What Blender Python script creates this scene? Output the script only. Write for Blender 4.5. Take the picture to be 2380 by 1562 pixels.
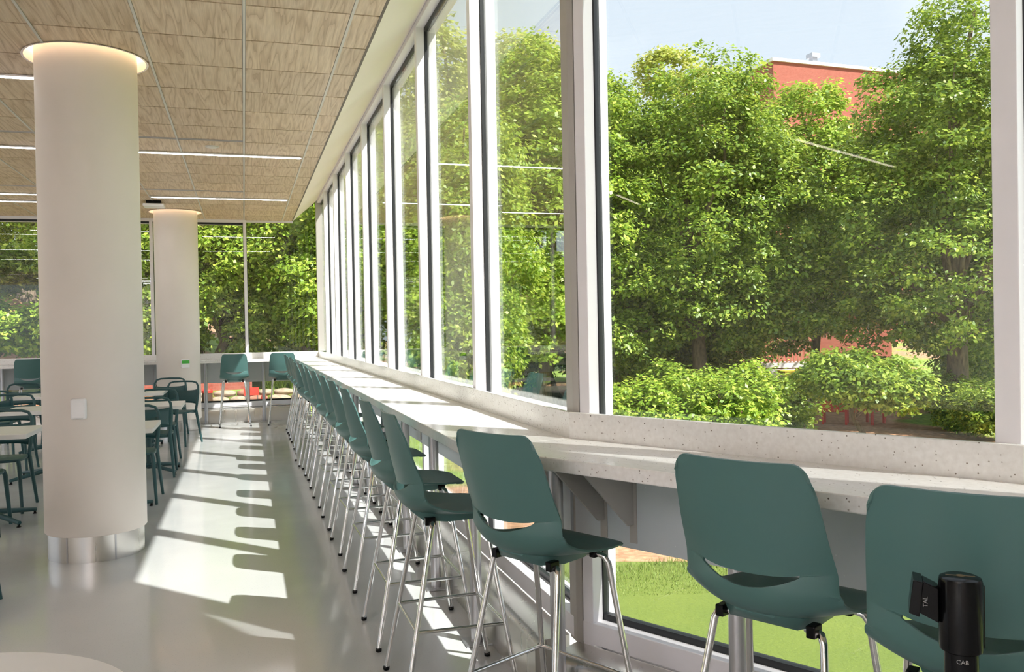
import bpy, bmesh, math, random
import numpy as np
from mathutils import Vector, Matrix

sc = bpy.context.scene
for o in list(bpy.data.objects):
    bpy.data.objects.remove(o, do_unlink=True)
C = sc.collection
PI = math.pi
R = math.radians

# ------------------------------------------------------------------ camera
F_PX, YAW, PITCH, ROLL = 2030.0, R(17.054), R(-0.547), R(1.048)
EYE = Vector((0, 0, 1.5))
fw = Vector((math.sin(YAW)*math.cos(PITCH), math.cos(YAW)*math.cos(PITCH), math.sin(PITCH)))
r0 = Vector((math.cos(YAW), -math.sin(YAW), 0)); u0 = r0.cross(fw)
rt = r0*math.cos(ROLL) - u0*math.sin(ROLL); up = u0*math.cos(ROLL) + r0*math.sin(ROLL)
cam_data = bpy.data.cameras.new('camera')
cam_data.sensor_width = 36.0
cam_data.lens = 36.0*F_PX/2380.0
cam_data.clip_start = 0.05; cam_data.clip_end = 500
cam = bpy.data.objects.new('camera', cam_data); C.objects.link(cam)
m3 = Matrix((rt, up, -fw)).transposed()
cam.matrix_world = Matrix.Translation(EYE) @ m3.to_4x4()
sc.camera = cam

# ------------------------------------------------------------------ sky, sun, exposure
SUN_EL = R(49.3)
SUN_TRAVEL = Vector((-0.649*math.cos(SUN_EL), 0.761*math.cos(SUN_EL), -math.sin(SUN_EL)))
world = bpy.data.worlds.new('world'); sc.world = world
world.use_nodes = True
wn = world.node_tree.nodes; wl = world.node_tree.links
wn.clear()
wo = wn.new('ShaderNodeOutputWorld'); wb = wn.new('ShaderNodeBackground')
sky = wn.new('ShaderNodeTexSky')
sky.sky_type = 'NISHITA'; sky.sun_disc = False
sky.sun_elevation = SUN_EL
sky.sun_rotation = math.atan2(-SUN_TRAVEL.x, -SUN_TRAVEL.y)
sky.air_density = 1.0; sky.dust_density = 2.5; sky.ozone_density = 1.0
pale = wn.new('ShaderNodeMixRGB'); pale.blend_type = 'MIX'
pale.inputs[0].default_value = 0.72
pale.inputs[2].default_value = (6.6, 7.1, 7.9, 1)
cn = wn.new('ShaderNodeTexNoise'); cn.inputs['Scale'].default_value = 3.2; cn.inputs['Detail'].default_value = 6
cr = wn.new('ShaderNodeValToRGB')
cr.color_ramp.elements[0].position = 0.5; cr.color_ramp.elements[1].position = 0.75
cr.color_ramp.elements[0].color = (0, 0, 0, 1); cr.color_ramp.elements[1].color = (0.6, 0.6, 0.6, 1)
cloud = wn.new('ShaderNodeMixRGB'); cloud.inputs[2].default_value = (8.6, 8.7, 8.8, 1)
tcw = wn.new('ShaderNodeTexCoord')
wl.new(tcw.outputs['Generated'], cn.inputs['Vector'])
wl.new(cn.outputs['Fac'], cr.inputs[0])
wl.new(sky.outputs[0], pale.inputs[1])
wl.new(cr.outputs[0], cloud.inputs[0]); wl.new(pale.outputs[0], cloud.inputs[1])
wl.new(cloud.outputs[0], wb.inputs[0]); wb.inputs[1].default_value = 0.0405
wl.new(wb.outputs[0], wo.inputs[0])

sun_data = bpy.data.lights.new('sun', 'SUN')
sun_data.energy = 2.6; sun_data.angle = R(0.6); sun_data.color = (1.0, 0.965, 0.94)
sun = bpy.data.objects.new('sun', sun_data); C.objects.link(sun)
sun.rotation_euler = SUN_TRAVEL.to_track_quat('-Z', 'Y').to_euler()
sun.location = (10, -12, 20)

vs = sc.view_settings
vs.view_transform = 'Standard'; vs.look = 'None'; vs.exposure = 2.06; vs.gamma = 1.0
vs.use_curve_mapping = False
sc.cycles.use_denoising = True
sc.cycles.max_bounces = 7; sc.cycles.diffuse_bounces = 4; sc.cycles.glossy_bounces = 3
sc.cycles.transparent_max_bounces = 16; sc.cycles.transmission_bounces = 4
sc.cycles.use_adaptive_sampling = True; sc.cycles.adaptive_threshold = 0.12; sc.cycles.adaptive_min_samples = 16
sc.cycles.caustics_reflective = False; sc.cycles.caustics_refractive = False
sc.cycles.sample_clamp_indirect = 6.0

# ------------------------------------------------------------------ helpers
def srgb(r, g, b):
    f = lambda c: ((c/255)/12.92) if c/255 <= 0.04045 else ((c/255+0.055)/1.055)**2.4
    return (f(r), f(g), f(b), 1.0)

class MB:
    """collects simple shapes, then links them as one mesh object"""
    def __init__(self): self.v = []; self.f = []
    def add(self, vs, fs):
        n = len(self.v); self.v += [tuple(p) for p in vs]
        self.f += [tuple(i+n for i in f) for f in fs]; return self
    def box(self, x0, x1, y0, y1, z0, z1):
        return self.add([(x0,y0,z0),(x1,y0,z0),(x1,y1,z0),(x0,y1,z0),(x0,y0,z1),(x1,y0,z1),(x1,y1,z1),(x0,y1,z1)],
                        [(3,2,1,0),(4,5,6,7),(0,1,5,4),(1,2,6,5),(2,3,7,6),(3,0,4,7)])
    def hexa(self, p):   # 8 points, bottom 4 ccw then top 4
        return self.add(p, [(3,2,1,0),(4,5,6,7),(0,1,5,4),(1,2,6,5),(2,3,7,6),(3,0,4,7)])
    def prism(self, poly, z0, z1):
        n = len(poly)
        vs = [(x,y,z0) for x,y in poly]+[(x,y,z1) for x,y in poly]
        fs = [tuple(reversed(range(n))), tuple(range(n,2*n))]+[(i,(i+1)%n,(i+1)%n+n,i+n) for i in range(n)]
        return self.add(vs, fs)
    def tube(self, pts, rad, n=10, cap=True, closed=False):
        pts = [Vector(p) for p in pts]; k = len(pts)
        rads = rad if isinstance(rad, (list, tuple)) else [rad]*k
        vs = []; fs = []; prev = None
        for i, p in enumerate(pts):
            if closed: t = pts[(i+1)%k]-pts[i-1]
            else: t = (pts[min(i+1,k-1)]-pts[max(i-1,0)])
            t.normalize()
            if prev is None:
                a = Vector((0,0,1)) if abs(t.z) < 0.9 else Vector((1,0,0))
                nrm = t.cross(a).normalized()
            else:
                nrm = (prev - t*prev.dot(t)).normalized()
            prev = nrm; b = t.cross(nrm)
            for j in range(n):
                a = 2*PI*j/n; vs.append(p+(nrm*math.cos(a)+b*math.sin(a))*rads[i])
        m = k if closed else k-1
        for i in range(m):
            for j in range(n):
                a = i*n+j; b_ = i*n+(j+1)%n; c = ((i+1)%k)*n+(j+1)%n; d = ((i+1)%k)*n+j
                fs.append((a,b_,c,d))
        if cap and not closed:
            fs.append(tuple(reversed(range(n)))); fs.append(tuple(range((k-1)*n, k*n)))
        return self.add(vs, fs)
    def lathe(self, prof, n=32, cx=0, cy=0, cap=True):
        vs = []; fs = []; k = len(prof)
        for r_, z in prof:
            for j in range(n):
                a = 2*PI*j/n; vs.append((cx+r_*math.cos(a), cy+r_*math.sin(a), z))
        for i in range(k-1):
            for j in range(n):
                fs.append((i*n+j, i*n+(j+1)%n, (i+1)*n+(j+1)%n, (i+1)*n+j))
        if cap:
            if prof[0][0] > 1e-6: fs.append(tuple(reversed(range(n))))
            if prof[-1][0] > 1e-6: fs.append(tuple(range((k-1)*n, k*n)))
        return self.add(vs, fs)
    def mesh(self, name):
        me = bpy.data.meshes.new(name); me.from_pydata(self.v, [], self.f); me.update(); return me
    def build(self, name, mat, parent=None, smooth=None, bevel=0, loc=None):
        me = self.mesh(name); me.materials.append(mat)
        o = bpy.data.objects.new(name, me); C.objects.link(o)
        if smooth:
            me.shade_smooth(); me.set_sharp_from_angle(angle=R(smooth))
        if bevel:
            b = o.modifiers.new('bevel', 'BEVEL'); b.width = bevel; b.segments = 2; b.limit_method = 'ANGLE'; b.angle_limit = R(40)
        if parent: o.parent = parent
        if loc is not None: o.location = loc
        return o

def empty(name, loc=(0,0,0), rz=0, parent=None):
    o = bpy.data.objects.new(name, None); C.objects.link(o)
    o.location = loc; o.rotation_euler = (0,0,rz); o.empty_display_size = 0.1
    if parent: o.parent = parent
    return o
def tag(o, label, cat, group=None):
    o['label'] = label; o['category'] = cat
    if group: o['group'] = group
    return o
def struct(o, label=None):
    o['kind'] = 'structure'
    if label: o['label'] = label
    return o
def kids(o): return [c for c in bpy.data.objects if c.parent == o]
def copy_tree(o, parent=None, cmap=None):
    if cmap is None:
        cmap = {}
        for c in bpy.data.objects:
            if c.parent: cmap.setdefault(c.parent.name, []).append(c)
    c = o.copy(); C.objects.link(c); c.parent = parent
    for ch in cmap.get(o.name, []): copy_tree(ch, c, cmap)
    return c

# ------------------------------------------------------------------ materials
MATS = {}
def mat(name, col=(0.8,0.8,0.8,1), rough=0.5, metal=0.0, emis=None, estr=0, spec=None, coat=0):
    m = bpy.data.materials.new(name); m.use_nodes = True
    b = m.node_tree.nodes['Principled BSDF']
    b.inputs['Base Color'].default_value = col; b.inputs['Roughness'].default_value = rough
    b.inputs['Metallic'].default_value = metal
    if spec is not None: b.inputs['Specular IOR Level'].default_value = spec
    if coat: b.inputs['Coat Weight'].default_value = coat; b.inputs['Coat Roughness'].default_value = 0.08
    if emis: b.inputs['Emission Color'].default_value = emis; b.inputs['Emission Strength'].default_value = estr
    MATS[name] = m; return m
def nt(m): return m.node_tree.nodes, m.node_tree.links, m.node_tree.nodes['Principled BSDF']
def noise(nodes, links, scale, detail=4, vec=None, rough=0.5, dist=0.0):
    n = nodes.new('ShaderNodeTexNoise'); n.inputs['Scale'].default_value = scale
    n.inputs['Detail'].default_value = detail; n.inputs['Roughness'].default_value = rough
    n.inputs['Distortion'].default_value = dist
    if vec is not None: links.new(vec, n.inputs['Vector'])
    return n
def ramp(nodes, links, src, stops):
    r_ = nodes.new('ShaderNodeValToRGB'); e = r_.color_ramp.elements
    while len(e) < len(stops): e.new(0.5)
    for i, (p, c) in enumerate(stops): e[i].position = p; e[i].color = c
    links.new(src, r_.inputs[0]); return r_
def bump(nodes, links, src, b, strength=0.2, dist=0.01):
    bp = nodes.new('ShaderNodeBump'); bp.inputs['Strength'].default_value = strength; bp.inputs['Distance'].default_value = dist
    links.new(src, bp.inputs['Height']); links.new(bp.outputs[0], b.inputs['Normal']); return bp
def objcoord(nodes, which='Object'):
    return nodes.new('ShaderNodeTexCoord').outputs[which]

def vary(name, c0, c1, scale, rough=0.5, metal=0, bump_s=0, detail=4, spec=None):
    m = mat(name, c0, rough, metal, spec=spec); n, l, b = nt(m)
    no = noise(n, l, scale, detail, objcoord(n)); rp = ramp(n, l, no.outputs['Fac'], [(0.35, c0), (0.65, c1)])
    l.new(rp.outputs[0], b.inputs['Base Color'])
    if bump_s: bump(n, l, no.outputs['Fac'], b, bump_s)
    return m

# polished resin floor
m_floor = mat('resin_floor', srgb(204,206,206), 0.2, spec=0.5, coat=0.5); n, l, b = nt(m_floor)
oc = objcoord(n)
no = noise(n, l, 0.8, 5, oc); rp = ramp(n, l, no.outputs['Fac'], [(0.3, srgb(198,200,200)), (0.7, srgb(210,211,210))])
sp = noise(n, l, 160, 2, oc); spr = ramp(n, l, sp.outputs['Fac'], [(0.62, (0,0,0,1)), (0.72, (1,1,1,1))])
mx = n.new('ShaderNodeMixRGB'); mx.inputs[2].default_value = srgb(182,185,186); l.new(spr.outputs[0], mx.inputs[0]); l.new(rp.outputs[0], mx.inputs[1])
l.new(mx.outputs[0], b.inputs['Base Color'])
rr = ramp(n, l, noise(n, l, 3, 4, oc).outputs['Fac'], [(0.3, (0.14,)*3+(1,)), (0.7, (0.24,)*3+(1,))]); l.new(rr.outputs[0], b.inputs['Roughness'])

# wood veneer ceiling panels (grain along Y, different on each panel)
m_wood = mat('wood_veneer', srgb(196,170,140), 0.45, spec=0.3); n, l, b = nt(m_wood)
oi = n.new('ShaderNodeObjectInfo'); oc = objcoord(n)
mp = n.new('ShaderNodeMapping'); mp.inputs['Scale'].default_value = (11.0, 0.85, 1.0)
cb = n.new('ShaderNodeCombineXYZ'); ml = n.new('ShaderNodeMath'); ml.operation = 'MULTIPLY'; ml.inputs[1].default_value = 57.0
l.new(oi.outputs['Random'], ml.inputs[0]); l.new(ml.outputs[0], cb.inputs[0]); l.new(ml.outputs[0], cb.inputs[2])
l.new(oc, mp.inputs['Vector']); l.new(cb.outputs[0], mp.inputs['Location'])
n1 = noise(n, l, 0.75, 2, mp.outputs[0], 0.45, 0.15)
wv = n.new('ShaderNodeMath'); wv.operation = 'MULTIPLY'; wv.inputs[1].default_value = 9.0; l.new(n1.outputs['Fac'], wv.inputs[0])
fr = n.new('ShaderNodeMath'); fr.operation = 'FRACT'; l.new(wv.outputs[0], fr.inputs[0])
rp = ramp(n, l, fr.outputs[0], [(0.0, srgb(184,160,134)), (0.22, srgb(206,184,158)), (0.6, srgb(220,201,178)), (1.0, srgb(206,184,159))])
mp2 = n.new('ShaderNodeMapping'); mp2.inputs['Scale'].default_value = (120, 5, 1); l.new(oc, mp2.inputs['Vector']); l.new(cb.outputs[0], mp2.inputs['Location'])
n2 = noise(n, l, 1.0, 3, mp2.outputs[0]); r2 = ramp(n, l, n2.outputs['Fac'], [(0.35, (0.82,0.80,0.78,1)), (0.6, (1,1,1,1))])
mu = n.new('ShaderNodeMixRGB'); mu.blend_type = 'MULTIPLY'; mu.inputs[0].default_value = 0.75
l.new(rp.outputs[0], mu.inputs[1]); l.new(r2.outputs[0], mu.inputs[2])
tn = n.new('ShaderNodeMixRGB'); tn.blend_type = 'MULTIPLY'; tn.inputs[0].default_value = 1.0
tr_ = ramp(n, l, oi.outputs['Random'], [(0.0, (0.93,0.92,0.91,1)), (1.0, (1.05,1.04,1.03,1))])
l.new(mu.outputs[0], tn.inputs[1]); l.new(tr_.outputs[0], tn.inputs[2]); l.new(tn.outputs[0], b.inputs['Base Color'])

m_white = vary('white_frame', srgb(238,235,238), srgb(242,239,242), 2, 0.35)
m_soffit = vary('soffit_paint', srgb(243,234,231), srgb(246,237,234), 1.5, 0.6)
m_wall = vary('wall_paint', srgb(228,224,218), srgb(233,229,223), 1.2, 0.7)
m_col = vary('column_paint', srgb(231,222,213), srgb(235,226,217), 1.4, 0.55)
m_grey_frame = vary('grey_frame', srgb(176,172,166), srgb(182,178,172), 2, 0.4)
m_black = mat('black_rubber', srgb(28,30,33), 0.5)
n, l, b = nt(m_black); no = noise(n, l, 8, 2, objcoord(n)); l.new(ramp(n, l, no.outputs['Fac'], [(0, srgb(24,26,29)), (1, srgb(34,36,39))]).outputs[0], b.inputs['Base Color'])
m_plastic_black = vary('black_plastic', srgb(8,8,9), srgb(12,12,13), 20, 0.18, spec=0.22)
m_teal = vary('teal_plastic', srgb(77,113,110), srgb(80,116,113), 1.5, 0.38, spec=0.45)
m_dark_teal = vary('dark_teal_paint', srgb(38,76,78), srgb(42,81,83), 1.5, 0.38)
m_chrome = mat('chrome', (0.78,0.78,0.78,1), 0.12, 1.0); n, l, b = nt(m_chrome)
l.new(ramp(n, l, noise(n, l, 30, 2, objcoord(n)).outputs['Fac'], [(0, (0.09,)*3+(1,)), (1, (0.17,)*3+(1,))]).outputs[0], b.inputs['Roughness'])
m_alu = vary('satin_aluminium', (0.50,0.50,0.52,1), (0.54,0.54,0.56,1), 4, 0.38, 0.9)
# brushed stainless
m_steel = mat('brushed_stainless', (0.68,0.66,0.63,1), 0.3, 1.0); n, l, b = nt(m_steel)
mp = n.new('ShaderNodeMapping'); mp.inputs['Scale'].default_value = (22, 22, 0.8); l.new(objcoord(n), mp.inputs['Vector'])
no = noise(n, l, 1, 2, mp.outputs[0]); l.new(ramp(n, l, no.outputs['Fac'], [(0.3, (0.27,)*3+(1,)), (0.7, (0.30,)*3+(1,))]).outputs[0], b.inputs['Roughness'])
# speckled solid surface
m_stone = mat('speckled_quartz', srgb(232,229,225), 0.22); n, l, b = nt(m_stone)
oc = objcoord(n)
vo = n.new('ShaderNodeTexVoronoi'); vo.inputs['Scale'].default_value = 75; l.new(oc, vo.inputs['Vector'])
dsp = ramp(n, l, vo.outputs['Distance'], [(0.16, (1,1,1,1)), (0.21, (0,0,0,1))])
pick = n.new('ShaderNodeSeparateColor'); l.new(vo.outputs['Color'], pick.inputs[0])
pk = ramp(n, l, pick.outputs[0], [(0.66, (0,0,0,1)), (0.70, (1,1,1,1))])
mm = n.new('ShaderNodeMath'); mm.operation = 'MULTIPLY'; l.new(dsp.outputs[0], mm.inputs[0]); l.new(pk.outputs[0], mm.inputs[1])
sc_ = ramp(n, l, pick.outputs[1], [(0.0, srgb(90,80,70)), (0.5, srgb(150,138,126)), (1.0, srgb(205,200,195))])
basec = ramp(n, l, noise(n, l, 60, 3, oc).outputs['Fac'], [(0.3, srgb(230,227,223)), (0.7, srgb(240,238,235))])
mx = n.new('ShaderNodeMixRGB'); l.new(mm.outputs[0], mx.inputs[0]); l.new(basec.outputs[0], mx.inputs[1]); l.new(sc_.outputs[0], mx.inputs[2])
l.new(mx.outputs[0], b.inputs['Base Color'])
# grey spandrel panel with a faint grid of white dots
m_span = mat('dotted_grey_panel', srgb(150,154,158), 0.32); n, l, b = nt(m_span)
vo = n.new('ShaderNodeTexVoronoi'); vo.inputs['Scale'].default_value = 26; vo.inputs['Randomness'].default_value = 0.75; l.new(objcoord(n), vo.inputs['Vector'])
l.new(ramp(n, l, vo.outputs['Distance'], [(0.055, srgb(232,234,236)), (0.075, srgb(204,207,210))]).outputs[0], b.inputs['Base Color'])
tl = n.new('ShaderNodeBsdfTranslucent'); tl.inputs[0].default_value = srgb(214,220,226); mixs = n.new('ShaderNodeMixShader'); mixs.inputs[0].default_value = 0.30
l.new(b.outputs[0], mixs.inputs[1]); l.new(tl.outputs[0], mixs.inputs[2]); l.new(mixs.outputs[0], n['Material Output'].inputs[0])
m_table = vary('white_laminate', srgb(226,224,220), srgb(231,229,225), 3, 0.3)

def glass_mat(name, tint, r0=0.045):
    m = bpy.data.materials.new(name); m.use_nodes = True; n = m.node_tree.nodes; l = m.node_tree.links; n.clear()
    out = n.new('ShaderNodeOutputMaterial'); mixn = n.new('ShaderNodeMixShader')
    tr = n.new('ShaderNodeBsdfTransparent'); tr.inputs[0].default_value = tint
    gl = n.new('ShaderNodeBsdfGlossy'); gl.inputs['Roughness'].default_value = 0.0; gl.inputs[0].default_value = (0.95,0.98,0.96,1)
    lw = n.new('ShaderNodeLayerWeight'); lw.inputs['Blend'].default_value = 0.5
    pw = n.new('ShaderNodeMath'); pw.operation = 'POWER'; pw.inputs[1].default_value = 4.0
    ml = n.new('ShaderNodeMath'); ml.operation = 'MULTIPLY_ADD'; ml.inputs[1].default_value = 0.78; ml.inputs[2].default_value = r0
    l.new(lw.outputs['Facing'], pw.inputs[0]); l.new(pw.outputs[0], ml.inputs[0])
    l.new(ml.outputs[0], mixn.inputs[0]); l.new(tr.outputs[0], mixn.inputs[1]); l.new(gl.outputs[0], mixn.inputs[2])
    l.new(mixn.outputs[0], out.inputs[0]); return m
m_glass = glass_mat('window_glass', (0.965,0.985,0.97,1))

m_led = mat('led_diffuser', (0.9,0.88,0.84,1), 0.5, emis=(1.0,0.95,0.94,1), estr=4.5)
m_led_dim = mat('led_diffuser_dimmed', (0.9,0.86,0.8,1), 0.5, emis=(1.0,0.82,0.66,1), estr=1.4)
m_led_fill = mat('led_diffuser_fill', (0.9,0.88,0.86,1), 0.5, emis=(1.0,0.955,0.99,1), estr=25.0)  # diffuser of the added fill lamps behind the camera
m_cove = mat('cove_led', (1,0.9,0.75,1), 0.5, emis=(1.0,0.72,0.46,1), estr=2.2)

# ------------------------------------------------------------------ plan of the glazed walls
XI = 1.245                        # inner face of the long window wall
KY = 3.25                         # where it bends
YE = 15.42                        # inner face of the end wall
ND = Vector((0.472, -0.8816)); NN = Vector((0.8816, 0.472))
Kp = Vector((XI, KY))
PATH = [Vector((-9.0, YE)), Vector((XI, YE)), Kp.copy(), Kp + ND*9.36]
ZC = 3.40; ZHEAD = 3.755; ZSILL = 1.161; ZTOP = 1.058
def offs(path, a):
    """offset polyline outward by a (outward = left of travel for this path)"""
    out = []
    ns = []
    for i in range(len(path)-1):
        d = (path[i+1]-path[i]).normalized(); ns.append(Vector((-d.y, d.x)))
    for i, p in enumerate(path):
        if i == 0: out.append(p+ns[0]*a)
        elif i == len(path)-1: out.append(p+ns[-1]*a)
        else:
            b_ = (ns[i-1]+ns[i]); b_ = b_/(b_.dot(ns[i])); out.append(p+b_*a)
    return out
def strip(mb, a0, a1, z0, z1, path=PATH):
    """mitred band along the path between offsets a0..a1"""
    p0 = offs(path, a0); p1 = offs(path, a1)
    for i in range(len(path)-1):
        q = [p0[i], p0[i+1], p1[i+1], p1[i]]
        mb.hexa([(v.x,v.y,z0) for v in q]+[(v.x,v.y,z1) for v in q])
    return mb
class Seg:
    def __init__(s, o, e, n): s.o = o; s.e = e; s.n = n
    def pt(s, a, b_, z): p = s.o+s.e*a+s.n*b_; return (p.x, p.y, z)
    def box(s, mb, s0, s1, n0, n1, z0, z1):
        q = [(s0,n0),(s1,n0),(s1,n1),(s0,n1)]
        mb.hexa([s.pt(a,b_,z0) for a,b_ in q]+[s.pt(a,b_,z1) for a,b_ in q]); return mb
FAR = Seg(Vector((XI, KY)), Vector((0,1)), Vector((1,0)))
NEAR = Seg(Kp.copy(), ND, NN)
END = Seg(Vector((XI, YE)), Vector((-1,0)), Vector((0,1)))
BAY = 1.5505

# ------------------------------------------------------------------ room shell
po = offs(PATH, 0.16)
floor_poly = [(-9.0,-5.0)] + [(po[3].x, -5.0)] + [(p.x,p.y) for p in reversed(po)]
struct(MB().prism(floor_poly, -0.25, 0.0).build('floor', m_floor), 'polished pale grey resin floor')
ro = offs(PATH, 0.20)
roof_poly = [(-9.3,-5.3),(ro[3].x,-5.3)] + [(p.x,p.y) for p in reversed(ro)]
struct(MB().prism(roof_poly, 3.80, 4.05).build('roof_slab', m_wall))
struct(MB().prism(floor_poly, -1.6, -0.26).build('foundation_wall', m_wall))
# left and back walls, out of view, with wide openings that let daylight in
w = struct(empty('wall_left'))
mb = MB(); mb.box(-9.15,-9.0,-5,6.5,0,3.8); mb.box(-9.15,-9.0,6.5,15.5,3.4,3.8)
for y in (9.4, 12.3, 15.3): mb.box(-9.15,-9.0,y,y+0.12,0,3.4)
mb.build('wall_panel', m_wall, w)
w = struct(empty('wall_back'))
mb = MB(); mb.box(-9,-4.4,-5.15,-5,3.5,3.8); mb.box(-4.4,5.8,-5.15,-5,0,3.8)
for x in (-9, -6.7): mb.box(x,x+0.12,-5.15,-5,0.0,3.5)
mb.build('wall_panel', m_wall, w)
# ceiling: hung wood panels under a dark plenum
ceil = struct(empty('ceiling'), 'suspended ceiling of square wood veneer panels')
m_plenum = vary('plenum_dark', srgb(92,82,70), srgb(98,88,76), 2, 0.8)
ci = offs(PATH, -0.415)
cpoly = [(-9.0,-5.0),(ci[3].x+0.4,-5.0)] + [(p.x,p.y) for p in reversed(ci[1:])] + [(-9.0, ci[1].y)]
cpoly = [(-9.0,-5.0),(ci[3].x,-5.0),(ci[3].x,ci[3].y),(ci[2].x,ci[2].y),(ci[1].x,15.48),(-9.0,15.48)]
MB().prism(cpoly, 3.53, 3.60).build('plenum_board', m_plenum, ceil)
TX, TY = 0.6235, 0.638
X_LINES = [0.662 - TX*i for i in range(0, 16)]
Y0 = 5.306
COLS = [(-1.0, 6.62), (-0.985, 14.58)]
COVE_R = 0.385
def panel_mesh(w_, l_):
    return MB().box(-w_/2, w_/2, -l_/2, l_/2, 0, 0.018).mesh('wood_panel')
GX, GY = 0.022, 0.016
pm_full = panel_mesh(TX-GX, TY-GY); pm_full.materials.append(m_wood)
pm_edge = panel_mesh(0.155, TY-GY); pm_edge.materials.append(m_wood)
def panel_cut(x0, x1, y0, y1, cx, cy, rad, N=30):
    """panel with the round column opening cut out"""
    bmm = bmesh.new(); ox, oy = (x0+x1)/2, (y0+y1)/2
    vg = {}
    def V(i, j):
        if (i,j) not in vg:
            x = x0+(x1-x0)*i/N; y = y0+(y1-y0)*j/N
            vg[(i,j)] = [x, y]
        return vg[(i,j)]
    cells = []
    for i in range(N):
        for j in range(N):
            x = x0+(x1-x0)*(i+.5)/N; y = y0+(y1-y0)*(j+.5)/N
            if math.hypot(x-cx, y-cy) > rad: cells.append((i,j))
    used = {}
    cs = set(cells)
    for (i,j) in cells:
        for a in (0,1):
            for c in (0,1): used.setdefault((i+a,j+c), []).append((i,j))
    for k in used:
        i, j = k; x, y = V(i,j)
        inner = 0 < i < N and 0 < j < N and len(used[k]) < 4
        edge_b = (not (0 < i < N and 0 < j < N)) and len(used[k]) < 2 and (0 < i < N or 0 < j < N)
        if inner or edge_b:
            d = math.hypot(x-cx, y-cy)
            if d > 1e-5 and abs(d-rad) < 0.05:
                nx, ny = cx+(x-cx)/d*rad, cy+(y-cy)/d*rad
                if edge_b:
                    if i in (0,N): ny = cy+math.copysign(math.sqrt(max(rad*rad-(x-cx)**2, 0)), y-cy); nx = x
                    else: nx = cx+math.copysign(math.sqrt(max(rad*rad-(y-cy)**2, 0)), x-cx); ny = y
                vg[k] = [nx, ny]
    bv = {k: bmm.verts.new((V(*k)[0]-ox, V(*k)[1]-oy, 0)) for k in used}
    for (i,j) in cells:
        bmm.faces.new((bv[(i,j+1)], bv[(i+1,j+1)], bv[(i+1,j)], bv[(i,j)]))
    ext = bmesh.ops.extrude_face_region(bmm, geom=bmm.faces[:])
    bmesh.ops.translate(bmm, vec=(0,0,0.018), verts=[g for g in ext['geom'] if isinstance(g, bmesh.types.BMVert)])
    bmesh.ops.recalc_face_normals(bmm, faces=bmm.faces[:])
    me = bpy.data.meshes.new('wood_panel'); bmm.to_mesh(me); bmm.free(); me.materials.append(m_wood); return me
rows = range(-4, 17)
stuff = MB()
for k in range(-16, 16):
    ya = Y0+TY*k; yb = ya+TY
    yb_c = min(yb, 15.47)
    if yb_c-ya < 0.1: continue
    for i in range(len(X_LINES)-1):
        xb = X_LINES[i]; xa = X_LINES[i+1]
        inview = k >= -4 and i < 9
        if not inview:
            stuff.box(xa+GX/2, xb-GX/2, ya+GY/2, yb_c-GY/2, ZC, ZC+0.018); continue
        me = pm_full; cxm, cym = (xa+xb)/2, (ya+yb)/2
        hit = None
        for (cx, cy) in COLS:
            dx = max(xa-cx, 0, cx-xb); dy = max(ya-cy, 0, cy-yb_c)
            if math.hypot(dx, dy) < COVE_R: hit = (cx, cy)
        if hit:
            me = panel_cut(xa+GX/2, xb-GX/2, ya+GY/2, yb_c-GY/2, hit[0], hit[1], COVE_R); cym = (ya+yb_c)/2
        elif yb_c < yb:
            me = panel_mesh(TX-GX, yb_c-ya-GY); me.materials.append(m_wood); cym = (ya+yb_c)/2
        o = bpy.data.objects.new('wood_panel', me); C.objects.link(o); o.parent = ceil; o.location = (cxm, cym, ZC)
    if ya > 2.6:
        me = pm_edge if yb_c == yb else panel_mesh(0.155, yb_c-ya-GY)
        if me is not pm_edge: me.materials.append(m_wood)
        o = bpy.data.objects.new('wood_panel', me); C.objects.link(o); o.parent = ceil; o.location = (0.662+0.0085+0.0775, (ya+yb_c)/2, ZC)
    else:
        # panels that follow the bent part of the window wall
        x = X_LINES[0]
        t = (ci[2].y-yb)/0.8816 if yb < ci[2].y else 0
        lim = ci[2].x+0.472*max(t,0)
        while x+TX < lim:
            stuff.box(x+GX/2, x+TX-GX/2, ya+GY/2, yb-GY/2, ZC, ZC+0.018); x += TX
o = stuff.build('wood_panel_field', m_wood, ceil); o['kind'] = 'stuff'
m_runner = vary('pale_runner', srgb(206,202,196), srgb(211,207,201), 3, 0.5)
for i, x in enumerate(X_LINES[:10]):
    segs = [(2.0, 15.47)]
    for (cx, cy) in COLS:
        if abs(x-cx) < COVE_R:
            hh = math.sqrt(COVE_R**2-(x-cx)**2)
            ns = []
            for a, c in segs:
                if a < cy-hh < c: ns += [(a, cy-hh)] + ([(cy+hh, c)] if cy+hh < c else [])
                else: ns.append((a, c))
            segs = ns
    mb = MB()
    for a, c in segs: mb.box(x-0.0085, x+0.0085, a, c, ZC-0.003, ZC+0.012)
    mb.build('ceiling_runner', m_runner, ceil)
# shadow-gap trim along the panel edge, soffit that slopes up to the window head
t1 = struct(MB().add([(ci[1].x-0.004,15.47,ZC-0.002),(ci[1].x+0.012,15.47,ZC-0.002),(ci[2].x+0.012,ci[2].y,ZC-0.002),(ci[2].x-0.004,ci[2].y,ZC-0.002),
     (ci[1].x-0.004,15.47,ZC+0.03),(ci[1].x+0.012,15.47,ZC+0.03),(ci[2].x+0.012,ci[2].y,ZC+0.03),(ci[2].x-0.004,ci[2].y,ZC+0.03)],
     [(0,1,2,3),(7,6,5,4),(0,4,5,1),(1,5,6,2),(2,6,7,3),(3,7,4,0)]).build('trim_1', vary('dark_shadow_gap', srgb(104,96,88), srgb(108,100,92), 3, 0.6)), 'dark shadow gap at the panel edge')
mb = MB()
pa = [Vector((ci[1].x+0.012, 15.47)), ci[2]+Vector((0.012,0)), ci[3]]
pb = [Vector((XI, 15.47)), Kp, PATH[3]]
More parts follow.
